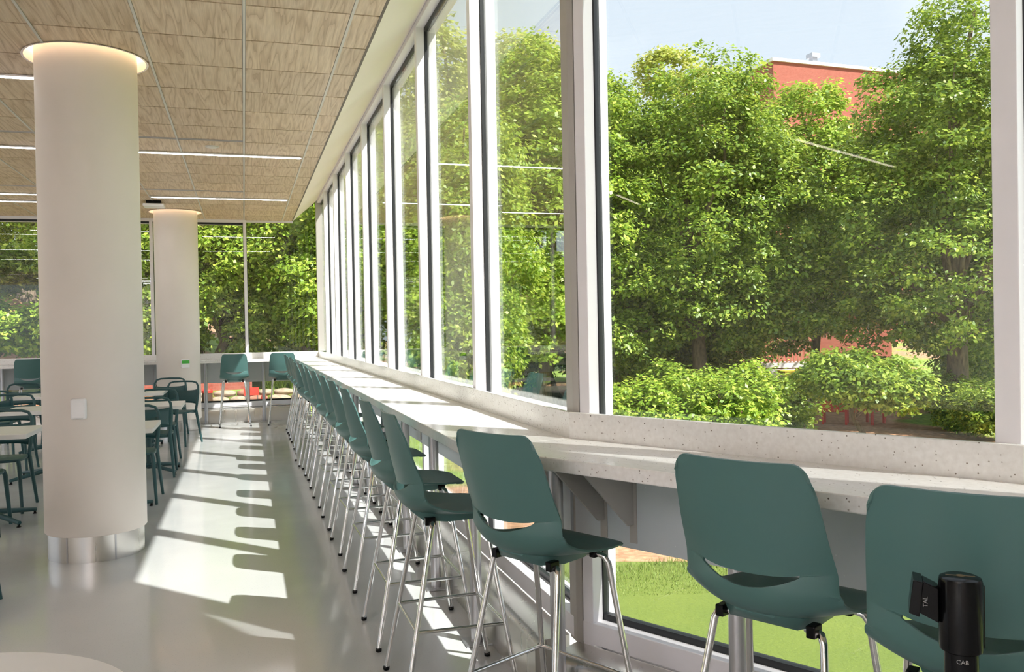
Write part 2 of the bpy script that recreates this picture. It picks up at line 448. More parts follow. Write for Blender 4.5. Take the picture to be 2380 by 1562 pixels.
for i in range(2):
    q = [pa[i], pa[i+1]]; s_ = [pb[i], pb[i+1]]
    mb.hexa([(q[0].x,q[0].y,ZC),(q[1].x,q[1].y,ZC),(s_[1].x,s_[1].y,ZHEAD),(s_[0].x,s_[0].y,ZHEAD),
             (q[0].x,q[0].y,ZC+0.05),(q[1].x,q[1].y,ZC+0.05),(s_[1].x,s_[1].y,ZHEAD+0.03),(s_[0].x,s_[0].y,ZHEAD+0.03)])
struct(mb.build('trim_2', m_soffit), 'white sloping soffit between ceiling panels and window heads')
mb = MB(); mb.box(-9.0, ci[1].x+0.012, 15.47, 15.50, ZC-0.035, ZC+0.1)
struct(mb.build('trim_3', m_white), 'thin white edge trim at the far end of the ceiling')
# bulkhead above end glazing
mb = MB(); mb.box(-9.0, ci[1].x, 15.47, 15.62, ZC+0.02, 3.8)
mb.hexa([(ci[1].x,15.47,ZC+0.04),(ci[1].x,15.62,ZC+0.04),(XI,15.62,ZHEAD+0.02),(XI,15.47,ZHEAD+0.02),
         (ci[1].x,15.47,3.8),(ci[1].x,15.62,3.8),(XI,15.62,3.8),(XI,15.47,3.8)])
struct(mb.build('wall_end', m_soffit), 'bulkhead over the end windows')

# ------------------------------------------------------------------ windows
def window(seg, idx, s0, s1, name_n, ztop, label, mull_w=0.065, lower=True, mull_start=True):
    w = struct(empty('window_%d' % name_n), label)
    hw = mull_w/2
    if mull_start:
        mb = MB(); seg.box(mb, s0-hw, s0+hw, 0.0, 0.062, 0.24, ztop); mb.build('mullion', m_white, w, bevel=0.003)
        mb = MB(); seg.box(mb, s0-hw-0.006, s0+hw+0.006, 0.062, 0.094, 0.26, ztop); mb.build('gasket', m_black, w)
        mb = MB(); seg.box(mb, s0-hw+0.002, s0+hw-0.002, 0.094, 0.150, 0.2, ztop+0.05); mb.build('exterior_cap', m_white, w, bevel=0.003)
    a, c = s0+hw, s1-hw
    mb = MB(); seg.box(mb, a, c, 0.0, 0.062, ztop-0.045, ztop); mb.build('head_rail', m_white, w)
    mb = MB(); seg.box(mb, a, c, 0.062, 0.094, ztop-0.075, ztop); mb.build('head_gasket', m_black, w)
    mb = MB(); seg.box(mb, a, c, 0.094, 0.15, ztop-0.08, ztop+0.05); mb.build('exterior_head', m_white, w)
    mb = MB(); seg.box(mb, a+0.004, c-0.004, 0.072, 0.084, 1.06, ztop-0.076); mb.build('pane', m_glass, w)
    mb = MB(); seg.box(mb, a, c, 0.022, 0.15, 1.0, 1.135); mb.build('transom', m_white, w)
    if lower:
        mb = MB(); seg.box(mb, a+0.004, c-0.004, 0.072, 0.084, 0.36, 0.999); mb.build('lower_pane', m_glass, w)
        mb = MB(); seg.box(mb, a, c, 0.0, 0.066, 0.25, 0.335); mb.build('sill_rail', m_white, w, bevel=0.003)
        mb = MB(); seg.box(mb, a, c, 0.062, 0.094, 0.30, 0.36); mb.build('sill_gasket', m_black, w)
        mb = MB(); seg.box(mb, a, c, 0.094, 0.15, 0.2, 0.33); mb.build('exterior_sill', m_white, w)
    return w
num = 1
for k in range(8):
    window(FAR, k, BAY*k, BAY*(k+1), num, ZHEAD, 'tall window bay %s of the long window wall' % ['next to the bend','second from the bend','third from the bend','fourth from the bend','fifth from the bend','sixth from the bend','seventh from the bend','nearest the far corner'][k], mull_start=(k > 0)); num += 1
for k in range(6):
    window(NEAR, k, 1.56*k, 1.56*(k+1), num, ZHEAD, 'big near window with the view of trees' if k == 0 else 'near window out of the frame', mull_start=(k > 0)); num += 1
# end wall: corner bay, then regular bays
edges = [0.03, 1.200, 2.67, 4.16, 5.65, 7.14, 8.63, 10.1]
for k in range(7):
    window(END, k, edges[k], edges[k+1], num, ZC if k else ZHEAD, 'end window bay beside the far corner' if k == 0 else 'end window bay behind the columns', mull_w=0.05, mull_start=(k > 0)); num += 1
# corner post and bend post
p = struct(empty('trim_4'), 'white corner post where the two window walls meet')
mb = MB(); mb.box(XI-0.02, XI+0.08, YE-0.02, YE+0.10, 1.16, ZHEAD); mb.build('corner_post', m_grey_frame, p, bevel=0.003)
p = struct(empty('trim_5'), 'grey and white post at the bend of the window wall')
mb = MB(); FAR.box(mb, 0.0, 0.075, 0.001, 0.062, 0.24, ZHEAD); mb.build('post_half', m_grey_frame, p, bevel=0.003)
mb = MB(); FAR.box(mb, 0.0, 0.07, 0.062, 0.15, 0.2, ZHEAD); mb.build('post_cap', m_white, p)
mb = MB(); NEAR.box(mb, 0.0, 0.03, 0.001, 0.05, 0.24, ZHEAD); mb.build('post_groove', m_grey_frame, p, bevel=0.002)
mb = MB(); NEAR.box(mb, 0.034, 0.085, 0.001, 0.062, 0.24, ZHEAD); mb.build('post_half', m_white, p, bevel=0.003)
mb = MB(); NEAR.box(mb, 0.03, 0.091, 0.062, 0.094, 0.26, ZHEAD); mb.build('gasket', m_black, p)
mb = MB(); NEAR.box(mb, 0.0, 0.083, 0.094, 0.15, 0.2, ZHEAD); mb.build('post_cap', m_white, p)

# low wall under the windows: dotted spandrel panels and stainless base
wr = struct(empty('wall_right'), 'low window wall with grey dotted panels and stainless base')
def spandrels(seg, cuts, parent):
    for a, c in zip(cuts[:-1], cuts[1:]):
        mb = MB(); seg.box(mb, a+0.004, c-0.004, -0.012, 0.0, 0.665, 1.012); mb.build('spandrel_panel', m_span, parent)
spandrels(FAR, [0.01]+[BAY*k for k in range(1,8)]+[12.15], wr)
spandrels(NEAR, [0.01]+[1.56*k for k in range(1,7)], wr)
def base_unit(seg, a, c, parent, depth=0.15):
    prof = [(0.0,0.0),(-depth,0.0),(-depth,0.205),(-depth+0.012,0.225),(-depth+0.035,0.235),(0.0,0.245)]
    n_ = len(prof); vs_ = [seg.pt(a,q[0],q[1]) for q in prof]+[seg.pt(c,q[0],q[1]) for q in prof]
    fs = [tuple(range(n_)), tuple(reversed(range(n_,2*n_)))]+[(i, i+n_, (i+1)%n_+n_, (i+1)%n_) for i in range(n_)]
    o = MB().add(vs_, fs).build('base_cladding', m_steel, parent, smooth=40); return o
for k in range(8): base_unit(FAR, BAY*k+0.002+(0.08 if k == 0 else 0), BAY*(k+1)-0.002-(0.2 if k == 7 else 0), wr)
for k in range(6): base_unit(NEAR, 1.56*k+0.002, 1.56*(k+1)-0.002, wr)
we = struct(empty('wall_end_base'), 'low end wall with grey panels and stainless base')
spandrels(END, [0.02]+edges[1:], we)
for k in range(7): base_unit(END, edges[k]+0.14*(k == 0)+0.002, edges[k+1]-0.002, we, 0.05)

# ------------------------------------------------------------------ counters
ct = empty('window_counter', (0.0, 0.0, 0.0))
tag(ct, 'long white speckled bar counter following the bent window wall', 'counter')
lp = [Vector((XI, YE-0.46)), Kp.copy(), Kp+ND*5.2]
mb = MB(); strip(mb, -0.455, -0.02, ZTOP-0.046, ZTOP, [Vector((XI, YE-0.02)), Kp.copy(), Kp+ND*5.2])
mb.build('worktop', m_stone, ct, bevel=0.004)
mb = MB(); strip(mb, -0.0195, -0.0005, ZTOP-0.046, ZSILL, [Vector((XI, YE-0.02)), Kp.copy(), Kp+ND*5.2])
mb.build('upstand', m_stone, ct, bevel=0.003)
m_post = m_alu
def post(x, y, parent, dz=ZTOP-0.047):
    e_ = MB().lathe([(0.028,0.006),(0.028,dz)], 20).build('support_post', m_post, parent, smooth=40, loc=(x,y,0))
    MB().box(-0.065,0.065,-0.065,0.065,0.0,0.006).build('base_plate', m_post, e_, bevel=0.002)
    MB().box(-0.05,0.05,-0.05,0.05,dz-0.006,dz-0.0005).build('top_plate', m_post, e_)
for k in range(12): post(1.035, 4.04+0.925*k, ct)
for s_ in (-0.02, 0.74, 1.7, 2.65):
    q = Kp + ND*(s_+0.1) - NN*0.20; post(q.x, q.y, ct)
# steel angle brackets under the worktop near the bend
def bracket(seg, s_, parent):
    prof = [(-0.006,ZTOP-0.05),(-0.30,ZTOP-0.05),(-0.30,ZTOP-0.075),(-0.05,ZTOP-0.30),(-0.006,ZTOP-0.30)]
    n_ = len(prof); vs_ = [seg.pt(s_-0.004,*q) for q in prof]+[seg.pt(s_+0.004,*q) for q in prof]
    fs = [tuple(range(n_)), tuple(reversed(range(n_,2*n_)))]+[(i,i+n_,(i+1)%n_+n_,(i+1)%n_) for i in range(n_)]
    br = MB().add(vs_, fs).build('bracket', m_grey_frame, parent)
    mb = MB(); seg.box(mb, s_-0.016, s_+0.016, -0.0165, -0.0125, ZTOP-0.37, ZTOP-0.05); st = mb.build('slotted_strip', m_grey_frame, br)
    return br
for s_ in (0.16, 0.30, 1.55, 3.1): bracket(NEAR, s_, ct)
for s_ in (0.18, 1.55, 3.1, 4.65, 6.2, 7.75, 9.3, 10.85): bracket(FAR, s_, ct)
ec = empty('window_counter', (-3.0, 15.2, 0)); tag(ec, 'white bar counter across the end windows behind the columns', 'counter')
mb = MB(); mb.box(-9.0, XI-0.458, YE-0.455, YE-0.02, ZTOP-0.046, ZTOP); o = mb.build('worktop', m_stone, ec, bevel=0.004)
mb = MB(); mb.box(-9.0, XI-0.021, YE-0.0195, YE-0.0135, ZTOP+0.0005, ZSILL); u_ = mb.build('upstand', m_stone, ec, bevel=0.002)
for o in (o, u_): o.location = (3.0, -15.2, 0)
for x in (0.30, -0.62, -2.3, -3.6, -5.2, -7.0): post(x+3.0, YE-0.14-15.2, ec)

# ------------------------------------------------------------------ columns
def column(cx, cy, label, label_ok=True):
    t = empty('column', (cx, cy, 0)); tag(t, label, 'column')
    MB().lathe([(0.318,0.172),(0.322,0.178),(0.322,3.50)], 72).build('shaft', m_col, t, smooth=50)
    MB().lathe([(0.303,0.0),(0.303,0.172)], 72).build('base_ring', m_steel, t, smooth=50)
    mb = MB()
    for a in (R(-118), R(-60), R(60), R(180)):
        x, y = 0.3035*math.cos(a), 0.3035*math.sin(a); tx, ty = -math.sin(a), math.cos(a)
        mb.hexa([(x-tx*.006,y-ty*.006,0.001),(x+tx*.006,y+ty*.006,0.001),(x*1.004+tx*.006,y*1.004+ty*.006,0.001),(x*1.004-tx*.006,y*1.004-ty*.006,0.001),
                 (x-tx*.006,y-ty*.006,0.171),(x+tx*.006,y+ty*.006,0.171),(x*1.004+tx*.006,y*1.004+ty*.006,0.171),(x*1.004-tx*.006,y*1.004-ty*.006,0.171)])
    mb.build('seam_cover', m_alu, t)
    cv = MB().lathe([(COVE_R+0.012,ZC-0.006),(COVE_R-0.003,ZC-0.006),(COVE_R-0.003,ZC+0.12),(COVE_R+0.012,ZC+0.12)], 72, cap=False).build('cove_ring', m_soffit, t, smooth=40)
    MB().lathe([(COVE_R-0.004,ZC+0.085),(COVE_R-0.02,ZC+0.085),(COVE_R-0.02,ZC+0.11),(COVE_R-0.004,ZC+0.11)], 72, cap=False).build('cove_light', m_cove, cv)
    return t
column(*COLS[0], 'large round cream column in the left foreground with steel foot ring')
column(*COLS[1], 'smaller looking round cream column near the end counter')
def on_column(col, nrm, z, name, label, cat):
    nrm = Vector((nrm[0], nrm[1], 0)).normalized()
    t = empty(name, (col[0]+nrm.x*0.322, col[1]+nrm.y*0.322, z), math.atan2(nrm.y, nrm.x)+PI/2)
    tag(t, label, cat); return t
t = on_column(COLS[0], (-0.126,-0.992), 1.02, 'sensor_box', 'white rounded plastic box fixed on the large foreground column', 'box')
m_boxw = vary('white_plastic', srgb(238,236,236), srgb(242,240,240), 8, 0.3)
MB().box(-0.047,0.047,-0.038,0.008,-0.068,0.068).build('housing', m_boxw, t, bevel=0.012)
MB().box(-0.036,0.036,-0.0385,-0.037,-0.056,0.05).build('cover_plate', m_boxw, t, bevel=0.003)
MB().box(-0.03,0.03,-0.0395,-0.037,-0.064,-0.060).build('seam', m_grey_frame, t)
t = on_column(COLS[1], (0.339,-0.941), 1.04, 'call_point', 'small green and white call point on the far column', 'call point')
m_green = vary('green_plastic', srgb(70,170,60), srgb(76,178,66), 6, 0.4)
MB().box(-0.06,0.06,-0.04,0.01,-0.065,0.065).build('housing', m_boxw, t, bevel=0.008)
MB().box(-0.058,0.058,-0.046,-0.039,0.002,0.050).build('flap', m_green, t, bevel=0.003)

# ------------------------------------------------------------------ ceiling fittings
def linear_light(x0, x1, y, label, bright=False, material=None):
    t = empty('linear_light', ((x0+x1)/2, y, ZC)); tag(t, label, 'light', 'linear lights set in the wood ceiling')
    L = (x1-x0)/2
    MB().box(-L,L,-0.034,0.034,-0.016,-0.0035).build('housing', m_white, t)
    MB().box(-L+0.02,L-0.02,-0.024,0.024,-0.019,-0.0155).build('diffuser', material or (m_led_fill if bright else m_led), t)
    return t
linear_light(-8.5, 0.645, 9.775, 'linear ceiling light reaching the window side above the middle of the room')
linear_light(-1.2, 0.645, 12.94, 'short glowing linear ceiling light nearest the far column')
linear_light(-8.5, -2.45, 12.97, 'linear ceiling light at the far left above the end tables')
linear_light(-8.5, -1.41, 7.135, 'thick linear ceiling light left of the foreground column')
for y, x1 in ((-0.5, 2.3), (-1.7, 3.0), (-2.9, 3.6), (-4.1, 4.2)):  # fill lamps added out of view to brighten the room
    linear_light(-6.4, -1.8, y, 'unseen fill light added behind the camera, %s' % {-0.5:'first row',-1.7:'second row',-2.9:'third row',-4.1:'row by the back wall'}[y], True)
lt = linear_light(-1.25, 1.25, 0.0, 'linear ceiling light behind the photographer whose reflection crosses the near window', material=m_led_dim)
lt.location = (-5.77, 1.70, ZC); lt.rotation_euler = (0,0,R(29))
lt = linear_light(-0.6, 0.6, 0.0, 'short linear ceiling light by the left wall behind the photographer', material=m_led_dim)
lt.location = (-8.3, 4.6, ZC); lt.rotation_euler = (0,0,R(8))
linear_light(-3.6, -1.42, 13.68, 'short linear ceiling light left of the ceiling access point')
def air_slot(x0, x1, y, label):
    t = empty('air_slot', ((x0+x1)/2, y, ZC)); tag(t, label, 'air vent', 'slot air vents in the ceiling')
    L = (x1-x0)/2
    MB().box(-L,L,-0.030,-0.018,-0.005,0.02).build('frame_bar', m_alu, t)
    MB().box(-L,L,0.018,0.030,-0.005,0.02).build('frame_bar', m_alu, t)
    MB().box(-L,L,-0.018,0.018,0.008,0.012).build('recess', m_plenum, t)
    MB().box(-L,L,-0.004,0.004,-0.003,0.008).build('blade', m_alu, t)
air_slot(-8.5, 0.03, 9.085, 'narrow metal air slot in the ceiling in front of the middle light')
air_slot(-8.5, 0.03, 12.33, 'narrow metal air slot in the ceiling near the far column')
t = empty('access_point', (-1.19, 13.45, ZC)); tag(t, 'white square wireless access point hanging under the ceiling', 'access point')
MB().box(-0.10,0.10,-0.10,0.10,-0.045,0.0).build('mount', m_plastic_black, t)
MB().box(-0.14,0.14,-0.14,0.14,-0.085,-0.045).build('housing', m_boxw, t, bevel=0.012)
t = empty('sprinkler_cover', (-0.272, 9.40, ZC)); tag(t, 'small round sprinkler cover plate in a ceiling panel', 'sprinkler')
MB().lathe([(0.0,-0.014),(0.05,-0.014),(0.058,-0.008),(0.058,0.0)], 28).build('cover_plate', m_runner, t, smooth=40)
MB().lathe([(0.058,-0.002),(0.07,-0.002),(0.07,0.0)], 28, cap=False).build('rim', m_runner, t)

# ------------------------------------------------------------------ bar stools
PROF = [(-0.262,1.160,0.186,0.022),(-0.256,1.130,0.193,0.026),(-0.244,1.06,0.199,0.036),(-0.232,0.99,0.204,0.045),(-0.219,0.93,0.208,0.054),
        (-0.208,0.885,0.212,0.062),(-0.206,0.862,0.214,0.066),(-0.210,0.835,0.216,0.070),(-0.205,0.805,0.218,0.074),(-0.188,0.776,0.220,0.074),
        (-0.155,0.754,0.221,0.066),(-0.105,0.742,0.221,0.052),(-0.04,0.736,0.220,0.038),(0.03,0.737,0.217,0.026),(0.09,0.744,0.213,0.014),
        (0.145,0.750,0.207,0.006),(0.185,0.751,0.199,0.002),(0.214,0.746,0.190,0.0)]
def interp_prof(t):
    i = min(int(t), len(PROF)-2); f = t-i
    def cr(j, c):
        p = [PROF[max(0,min(len(PROF)-1,i+k))][c] for k in (-1,0,1,2)]
        return 0.5*((2*p[1])+(-p[0]+p[2])*f+(2*p[0]-5*p[1]+4*p[2]-p[3])*f*f+(-p[0]+3*p[1]-3*p[2]+p[3])*f**3)
    return [cr(0,c) for c in range(4)]
def shell_point(t, u, lip=0.0):
    y, z, hw, curl = interp_prof(t)
    a = interp_prof(max(0,t-0.05)); b_ = interp_prof(min(len(PROF)-1.001,t+0.05))
    ty, tz = b_[0]-a[0], b_[1]-a[1]; L = math.hypot(ty,tz); ty/=L; tz/=L
    ny, nz = -tz, ty            # toward the sitter
    cc = curl*(abs(u)**2.2)-lip
    return (u*hw, y+ny*cc, z+nz*cc)
def make_shell():
    NU = 34
    us = [math.copysign(abs(q)**0.72, q) for q in [-1+2*i/NU for i in range(NU+1)]]
    SL = 0.66                       # half width of slot (fraction)
    rows_ = [i*0.5 for i in range(0, 11)]      # t 0..5.0
    slot_t_top = lambda u: 5.30+0.42*(1-min(1,abs(u)/SL)**2)      # smile-shaped opening
    slot_t_bot = lambda u: 5.38+1.62*(1-min(1,abs(u)/SL)**2.0)
    vs_ = []; grid = []
    for r_ in rows_:
        row = []
        for u in us:
            uu = u
            if r_ == 0: pass
            row.append(len(vs_)); vs_.append(shell_point(r_, uu))
        grid.append(row)
    # round the upper corners of the back
    for j, u in enumerate(us):
        a = max(0, abs(u)-0.78)/0.22; a = 1-math.sqrt(max(0,1-a*a))
        for ri, drop in ((0, 0.045),(1, 0.040),(2, 0.030),(3, 0.014),(4, 0.004)):
            x, y, z = vs_[grid[ri][j]]; vs_[grid[ri][j]] = (x*(1-0.02*a*(ri==0)), y+0.05*drop*a, z-drop*a)
    row = []
    for u in us: row.append(len(vs_)); vs_.append(shell_point(slot_t_top(u), u))
    grid.append(row); i_top = len(grid)-1
    row = []
    for u in us: row.append(len(vs_)); vs_.append(shell_point(slot_t_bot(u), u, 0.010*(1-min(1,abs(u)/1.0)**2)))
    grid.append(row); i_bot = len(grid)-1
    t = 7.25
    for k_, t in enumerate([6.7,7.2,7.7,8.2,8.7,9.2,9.7,10.2,10.8,11.4,12,12.6,13.2,13.8,14.4,15,15.5,16,16.5,16.95]):
        row = []
        for u in us:
            tt = max(t, slot_t_bot(u)+0.10+0.30*k_/3) if k_ < 4 else t
            lip = 0.010*(1-abs(u)**2)*max(0, 1-(t-6.7)/2.2)
            row.append(len(vs_)); vs_.append(shell_point(tt, u, lip))
        grid.append(row)
    for j, u in enumerate(us):      # round the front corners of the seat
        a = max(0, abs(u)-0.70)/0.30; a = 1-math.sqrt(max(0,1-a*a))
        for ri in range(1, 9):
            x, y, z = vs_[grid[-ri][j]]; vs_[grid[-ri][j]] = (x, y-max(0,y-0.10)*0.40*a, z)
    fs = []
    for i in range(len(grid)-1):
        for j in range(NU):
            if i == i_top and max(abs(us[j]), abs(us[j+1])) <= SL+1e-6+0.02: continue
            fs.append((grid[i][j], grid[i+1][j], grid[i+1][j+1], grid[i][j+1]))
    return vs_, fs
def make_stool():
    t = empty('bar_stool')
    tag(t, 'stool', 'stool', 'teal bar stools along the window counters')
    vs_, fs = make_shell()
    sh = MB().add(vs_, fs).build('seat_shell', m_teal, t, smooth=60)
    so = sh.modifiers.new('thick', 'SOLIDIFY'); so.thickness = 0.0075; so.offset = 0
    be = sh.modifiers.new('bevel', 'BEVEL'); be.width = 0.0026; be.segments = 2; be.limit_method = 'ANGLE'; be.angle_limit = R(50)
    ss = sh.modifiers.new('smooth', 'SUBSURF'); ss.levels = 1; ss.render_levels = 1
    # keel under the seat
    mb = MB()
    sec = []
    for y, hw, z0, z1 in ((-0.165,0.06,0.752,0.760),(-0.125,0.112,0.720,0.754),(-0.02,0.124,0.708,0.745),(0.08,0.124,0.712,0.746),(0.13,0.112,0.726,0.750),(0.165,0.08,0.742,0.751)):
        sec.append([(-hw,y,z1),(-hw*0.86,y,z0),(hw*0.86,y,z0),(hw,y,z1)])
    vs2 = [p for s_ in sec for p in s_]; f2 = []
    for i in range(len(sec)-1):
        for j in range(4): f2.append((i*4+j, i*4+(j+1)%4, i*4+4+(j+1)%4, i*4+4+j))
    f2 += [(0,1,2,3), tuple(reversed(range(len(vs2)-4, len(vs2))))]
    mb.add(vs2, f2).build('seat_base', m_teal, t, smooth=50)
    for sx in (-1, 1):
        # rear leg
        lg = MB().tube([(sx*0.10,-0.085,0.716),(sx*0.128,-0.092,0.719),(sx*0.147,-0.099,0.713),(sx*0.156,-0.105,0.694),(sx*0.235,-0.235,0.012)], 0.0105, 12).build('leg', m_chrome, t, smooth=50)
        MB().lathe([(0.012,0.0),(0.0145,0.004),(0.0145,0.014),(0.0115,0.018)], 12, sx*0.2355, -0.2355).build('foot_cap', m_plastic_black, lg, smooth=50)
        lg = MB().tube([(sx*0.10,0.10,0.722),(sx*0.140,0.105,0.726),(sx*0.166,0.112,0.718),(sx*0.178,0.120,0.696),(sx*0.238,0.228,0.012)], 0.0105, 12).build('leg', m_chrome, t, smooth=50)
        MB().lathe([(0.012,0.0),(0.0145,0.004),(0.0145,0.014),(0.0115,0.018)], 12, sx*0.2385, 0.2285).build('foot_cap', m_plastic_black, lg, smooth=50)
        MB().box(min(sx*0.118,sx*0.142),max(sx*0.118,sx*0.142),-0.125,-0.082,0.706,0.738).build('leg_mount', m_plastic_black, t, bevel=0.003)
        MB().box(min(sx*0.120,sx*0.144),max(sx*0.120,sx*0.144),0.086,0.12,0.712,0.740).build('leg_mount', m_plastic_black, t, bevel=0.003)
    zf = 0.30
    rx, ry = 0.2025, -0.180; fx, fy = 0.2125, 0.182
    for a, c in (((-rx,ry,zf),(rx,ry,zf)), ((-fx,fy,zf),(fx,fy,zf)), ((-rx,ry,zf),(-fx,fy,zf)), ((rx,ry,zf),(fx,fy,zf))):
        MB().tube([a, c], 0.0075, 10).build('foot_rail', m_chrome, t, smooth=50)
    return t
stool0 = make_stool()
spots = []
far_y = [3.61,4.31,5.27,6.14,6.92,7.79,8.75,9.52,10.20,11.21,11.94,12.77,13.52]
ordn = ['first','second','third','fourth','fifth','sixth','seventh','eighth','ninth','tenth','eleventh','twelfth','last']
random.seed(5)
for i, y in enumerate(far_y):
    jx = [0.0,-0.005,0.0,0.006,0.008,0.004,0.012,0.01,-0.02,0.012,0.02,0.02,0.02][i]
    spots.append((0.808+jx, y, R(-90+random.uniform(-1.6,1.6)), 'teal bar stool with chrome legs, %s in the straight row beyond the bend' % ordn[i] if i < 12 else 'teal bar stool at the far end of the straight row'))
spots.append((0.98, 2.84, R(-63.8), 'teal bar stool standing at the bend of the counter, crescent slot and full seat visible'))
spots.append((1.388, 2.043, R(-61.6), 'teal bar stool seen from behind between the bend stool and the black barrier post'))
spots.append((1.545, 1.529, R(-51.5), 'teal bar stool directly behind the black barrier post, cut by the right edge'))
spots.append((-0.165, 14.80, R(2), 'sunlit teal bar stool alone at the end counter right of the far column'))
spots.append((0.60, 14.78, R(-4), 'teal bar stool at the end counter in the far corner'))
spots.append((-3.07, 14.76, R(0), 'teal bar stool at the end counter left of the foreground column'))
spots.append((-1.93, 14.80, R(0), 'teal bar stool at the end counter mostly hidden by the foreground column'))
for i, (x, y, rz, lab) in enumerate(spots):
    o = stool0 if i == 0 else copy_tree(stool0)
    o.location = (x, y, 0); o.rotation_euler = (0,0,rz); o['label'] = lab

# ------------------------------------------------------------------ cafe tables and chairs
def make_table():
    t = empty('cafe_table'); tag(t, 'table', 'table', 'square white cafe tables')
    MB().box(-0.36,0.36,-0.36,0.36,0.702,0.74).build('tabletop', m_table, t, bevel=0.004)
    MB().lathe([(0.03,0.045),(0.03,0.69)], 20).build('pedestal', m_dark_teal, t, smooth=40)
    MB().box(-0.2,0.2,-0.2,0.2,0.69,0.7015).build('mounting_plate', m_dark_teal, t)
    for a in range(4):
        an = R(45+90*a); c_, s_ = math.cos(an), math.sin(an)
        lg = MB().tube([(c_*0.02,s_*0.02,0.085),(c_*0.2,s_*0.2,0.062),(c_*0.40,s_*0.40,0.036)], [0.026,0.022,0.016], 10).build('base_leg', m_dark_teal, t, smooth=50)
        MB().lathe([(0.016,0.0),(0.018,0.004),(0.010,0.010),(0.010,0.03)], 12, c_*0.39, s_*0.39).build('glide', m_plastic_black, lg, smooth=50)
    return t
tab0 = make_table()
tabs = [(-1.08,7.95,0,'white cafe table just behind the foreground column on its right'),
        (-1.01,10.22,0,'white cafe table in the middle of the right row, beyond the one by the column'),
        (-1.38,12.55,0,'white cafe table farthest in the right row before the far column'),
        (-2.00,7.98,0,'white cafe table nearest at the left edge of the photo'),
        (-2.02,10.25,0,'white cafe table second from the front at the left edge'),
        (-2.45,12.6,0,'white cafe table farthest back at the left edge')]
for i, (x, y, rz, lab) in enumerate(tabs):
    o = tab0 if i == 0 else copy_tree(tab0)
    o.location = (x,y,0); o.rotation_euler = (0,0,rz); o['label'] = lab
def make_chair():
    t = empty('cafe_chair'); tag(t, 'chair', 'chair', 'dark teal cafe chairs')
    # seat: gently dished rounded square
    N = 10; vs_ = []; fs = []
    for i in range(N+1):
        for j in range(N+1):
            u = -1+2*i/N; v = -1+2*j/N
            k_ = 1-0.10*(abs(u)**3*abs(v)**3)
            vs_.append((u*0.205*(1.04 if v > 0 else 1.0)*k_, v*0.205*k_, 0.455-0.010*(1-u*u)*(1-v*v)))
    for i in range(N):
        for j in range(N):
            a = i*(N+1)+j; fs.append((a,a+N+1,a+N+2,a+1))
    se = MB().add(vs_, fs).build('seat', m_dark_teal, t, smooth=60)
    so = se.modifiers.new('thick','SOLIDIFY'); so.thickness = 0.022; so.offset = -1
    be = se.modifiers.new('bevel','BEVEL'); be.width = 0.006; be.segments = 2; be.angle_limit = R(50)
    for sx in (-1, 1):
        MB().tube([(sx*0.19,0.18,0.44),(sx*0.20,0.20,0.40),(sx*0.225,0.235,0.0)], [0.018,0.018,0.013], 10).build('leg', m_dark_teal, t, smooth=50)
        MB().tube([(sx*0.195,-0.19,0.47),(sx*0.20,-0.20,0.40),(sx*0.235,-0.275,0.0)], [0.017,0.019,0.013], 10).build('leg', m_dark_teal, t, smooth=50)
    # hoop that rises from the rear legs and arches over the back
    pts = [(-0.195,-0.19,0.45),(-0.208,-0.205,0.56),(-0.218,-0.225,0.68),(-0.212,-0.240,0.775),(-0.185,-0.249,0.822),(-0.13,-0.258,0.838),(0,-0.272,0.842)]
    pts = pts + [(-x,y,z) for x,y,z in reversed(pts[:-1])]
    MB().tube(pts, [0.017,0.017,0.016,0.014,0.013,0.013,0.013,0.013,0.013,0.014,0.016,0.017,0.017], 12).build('back_hoop', m_dark_teal, t, smooth=60)
    # solid curved back panel leaving a gap under the hoop
    vs_ = []; fs = []; NU = 12; NV = 5
    for i in range(NV+1):
        for j in range(NU+1):
            u = -1+2*j/NU; v = i/NV
            z = 0.55+0.165*v+0.02*(abs(u)**3)*(2*v-1); y = -0.203-0.030*v-0.028*(1-u*u)
            vs_.append((u*(0.205+0.010*v), y, z))
    for i in range(NV):
        for j in range(NU):
            a = i*(NU+1)+j; fs.append((a,a+1,a+NU+2,a+NU+1))
    bp = MB().add(vs_, fs).build('backrest', m_dark_teal, t, smooth=60)
    so = bp.modifiers.new('thick','SOLIDIFY'); so.thickness = 0.014; so.offset = 0
    MB().tube([(-0.20,-0.18,0.425),(0.20,-0.18,0.425)], 0.012, 8).build('seat_rail', m_dark_teal, t, smooth=50)
    return t
ch0 = make_chair()
# facing +Y = 0, facing the camera (-Y) = pi
chairs = [(-0.99,8.50,PI,'dark teal cafe chair tucked in behind the table right of the foreground column'),
          (-0.96,10.02,0.0,'dark teal cafe chair with its back to us at the middle right table'),
          (-0.99,10.92,PI,'dark teal cafe chair across the middle right table, facing us'),
          (-0.90,12.62,PI-0.35,'dark teal cafe chair turned sideways in front of the far column'),
          (-1.06,13.62,PI,'dark teal cafe chair closest to the far column'),
          (-2.03,7.62,0.05,'dark teal cafe chair pushed up to the nearest table at the left edge'),
          (-2.05,8.52,PI,'dark teal cafe chair behind the nearest left table, beside the foreground column'),
          (-2.52,10.90,PI,'dark teal cafe chair behind the second table at the left edge'),
          (-2.95,12.25,0.0,'dark teal cafe chair with its back to us at the farthest left table'),
          (-2.95,13.45,PI,'dark teal cafe chair at the far left below the end counter stool'),
          (-1.60,5.36,PI,'dark teal cafe chair of which only a leg shows at the lower left edge'),
          (-2.50,13.7,PI+0.1,'dark teal cafe chair at the back left beside the foreground column')]
for i, (x, y, rz, lab) in enumerate(chairs):
    o = ch0 if i == 0 else copy_tree(ch0)
    o.location = (x,y,0); o.rotation_euler = (0,0,rz); o['label'] = lab
t = empty('round_table', (-0.675,1.93,0)); tag(t, 'round white table top in the lower left corner', 'table')
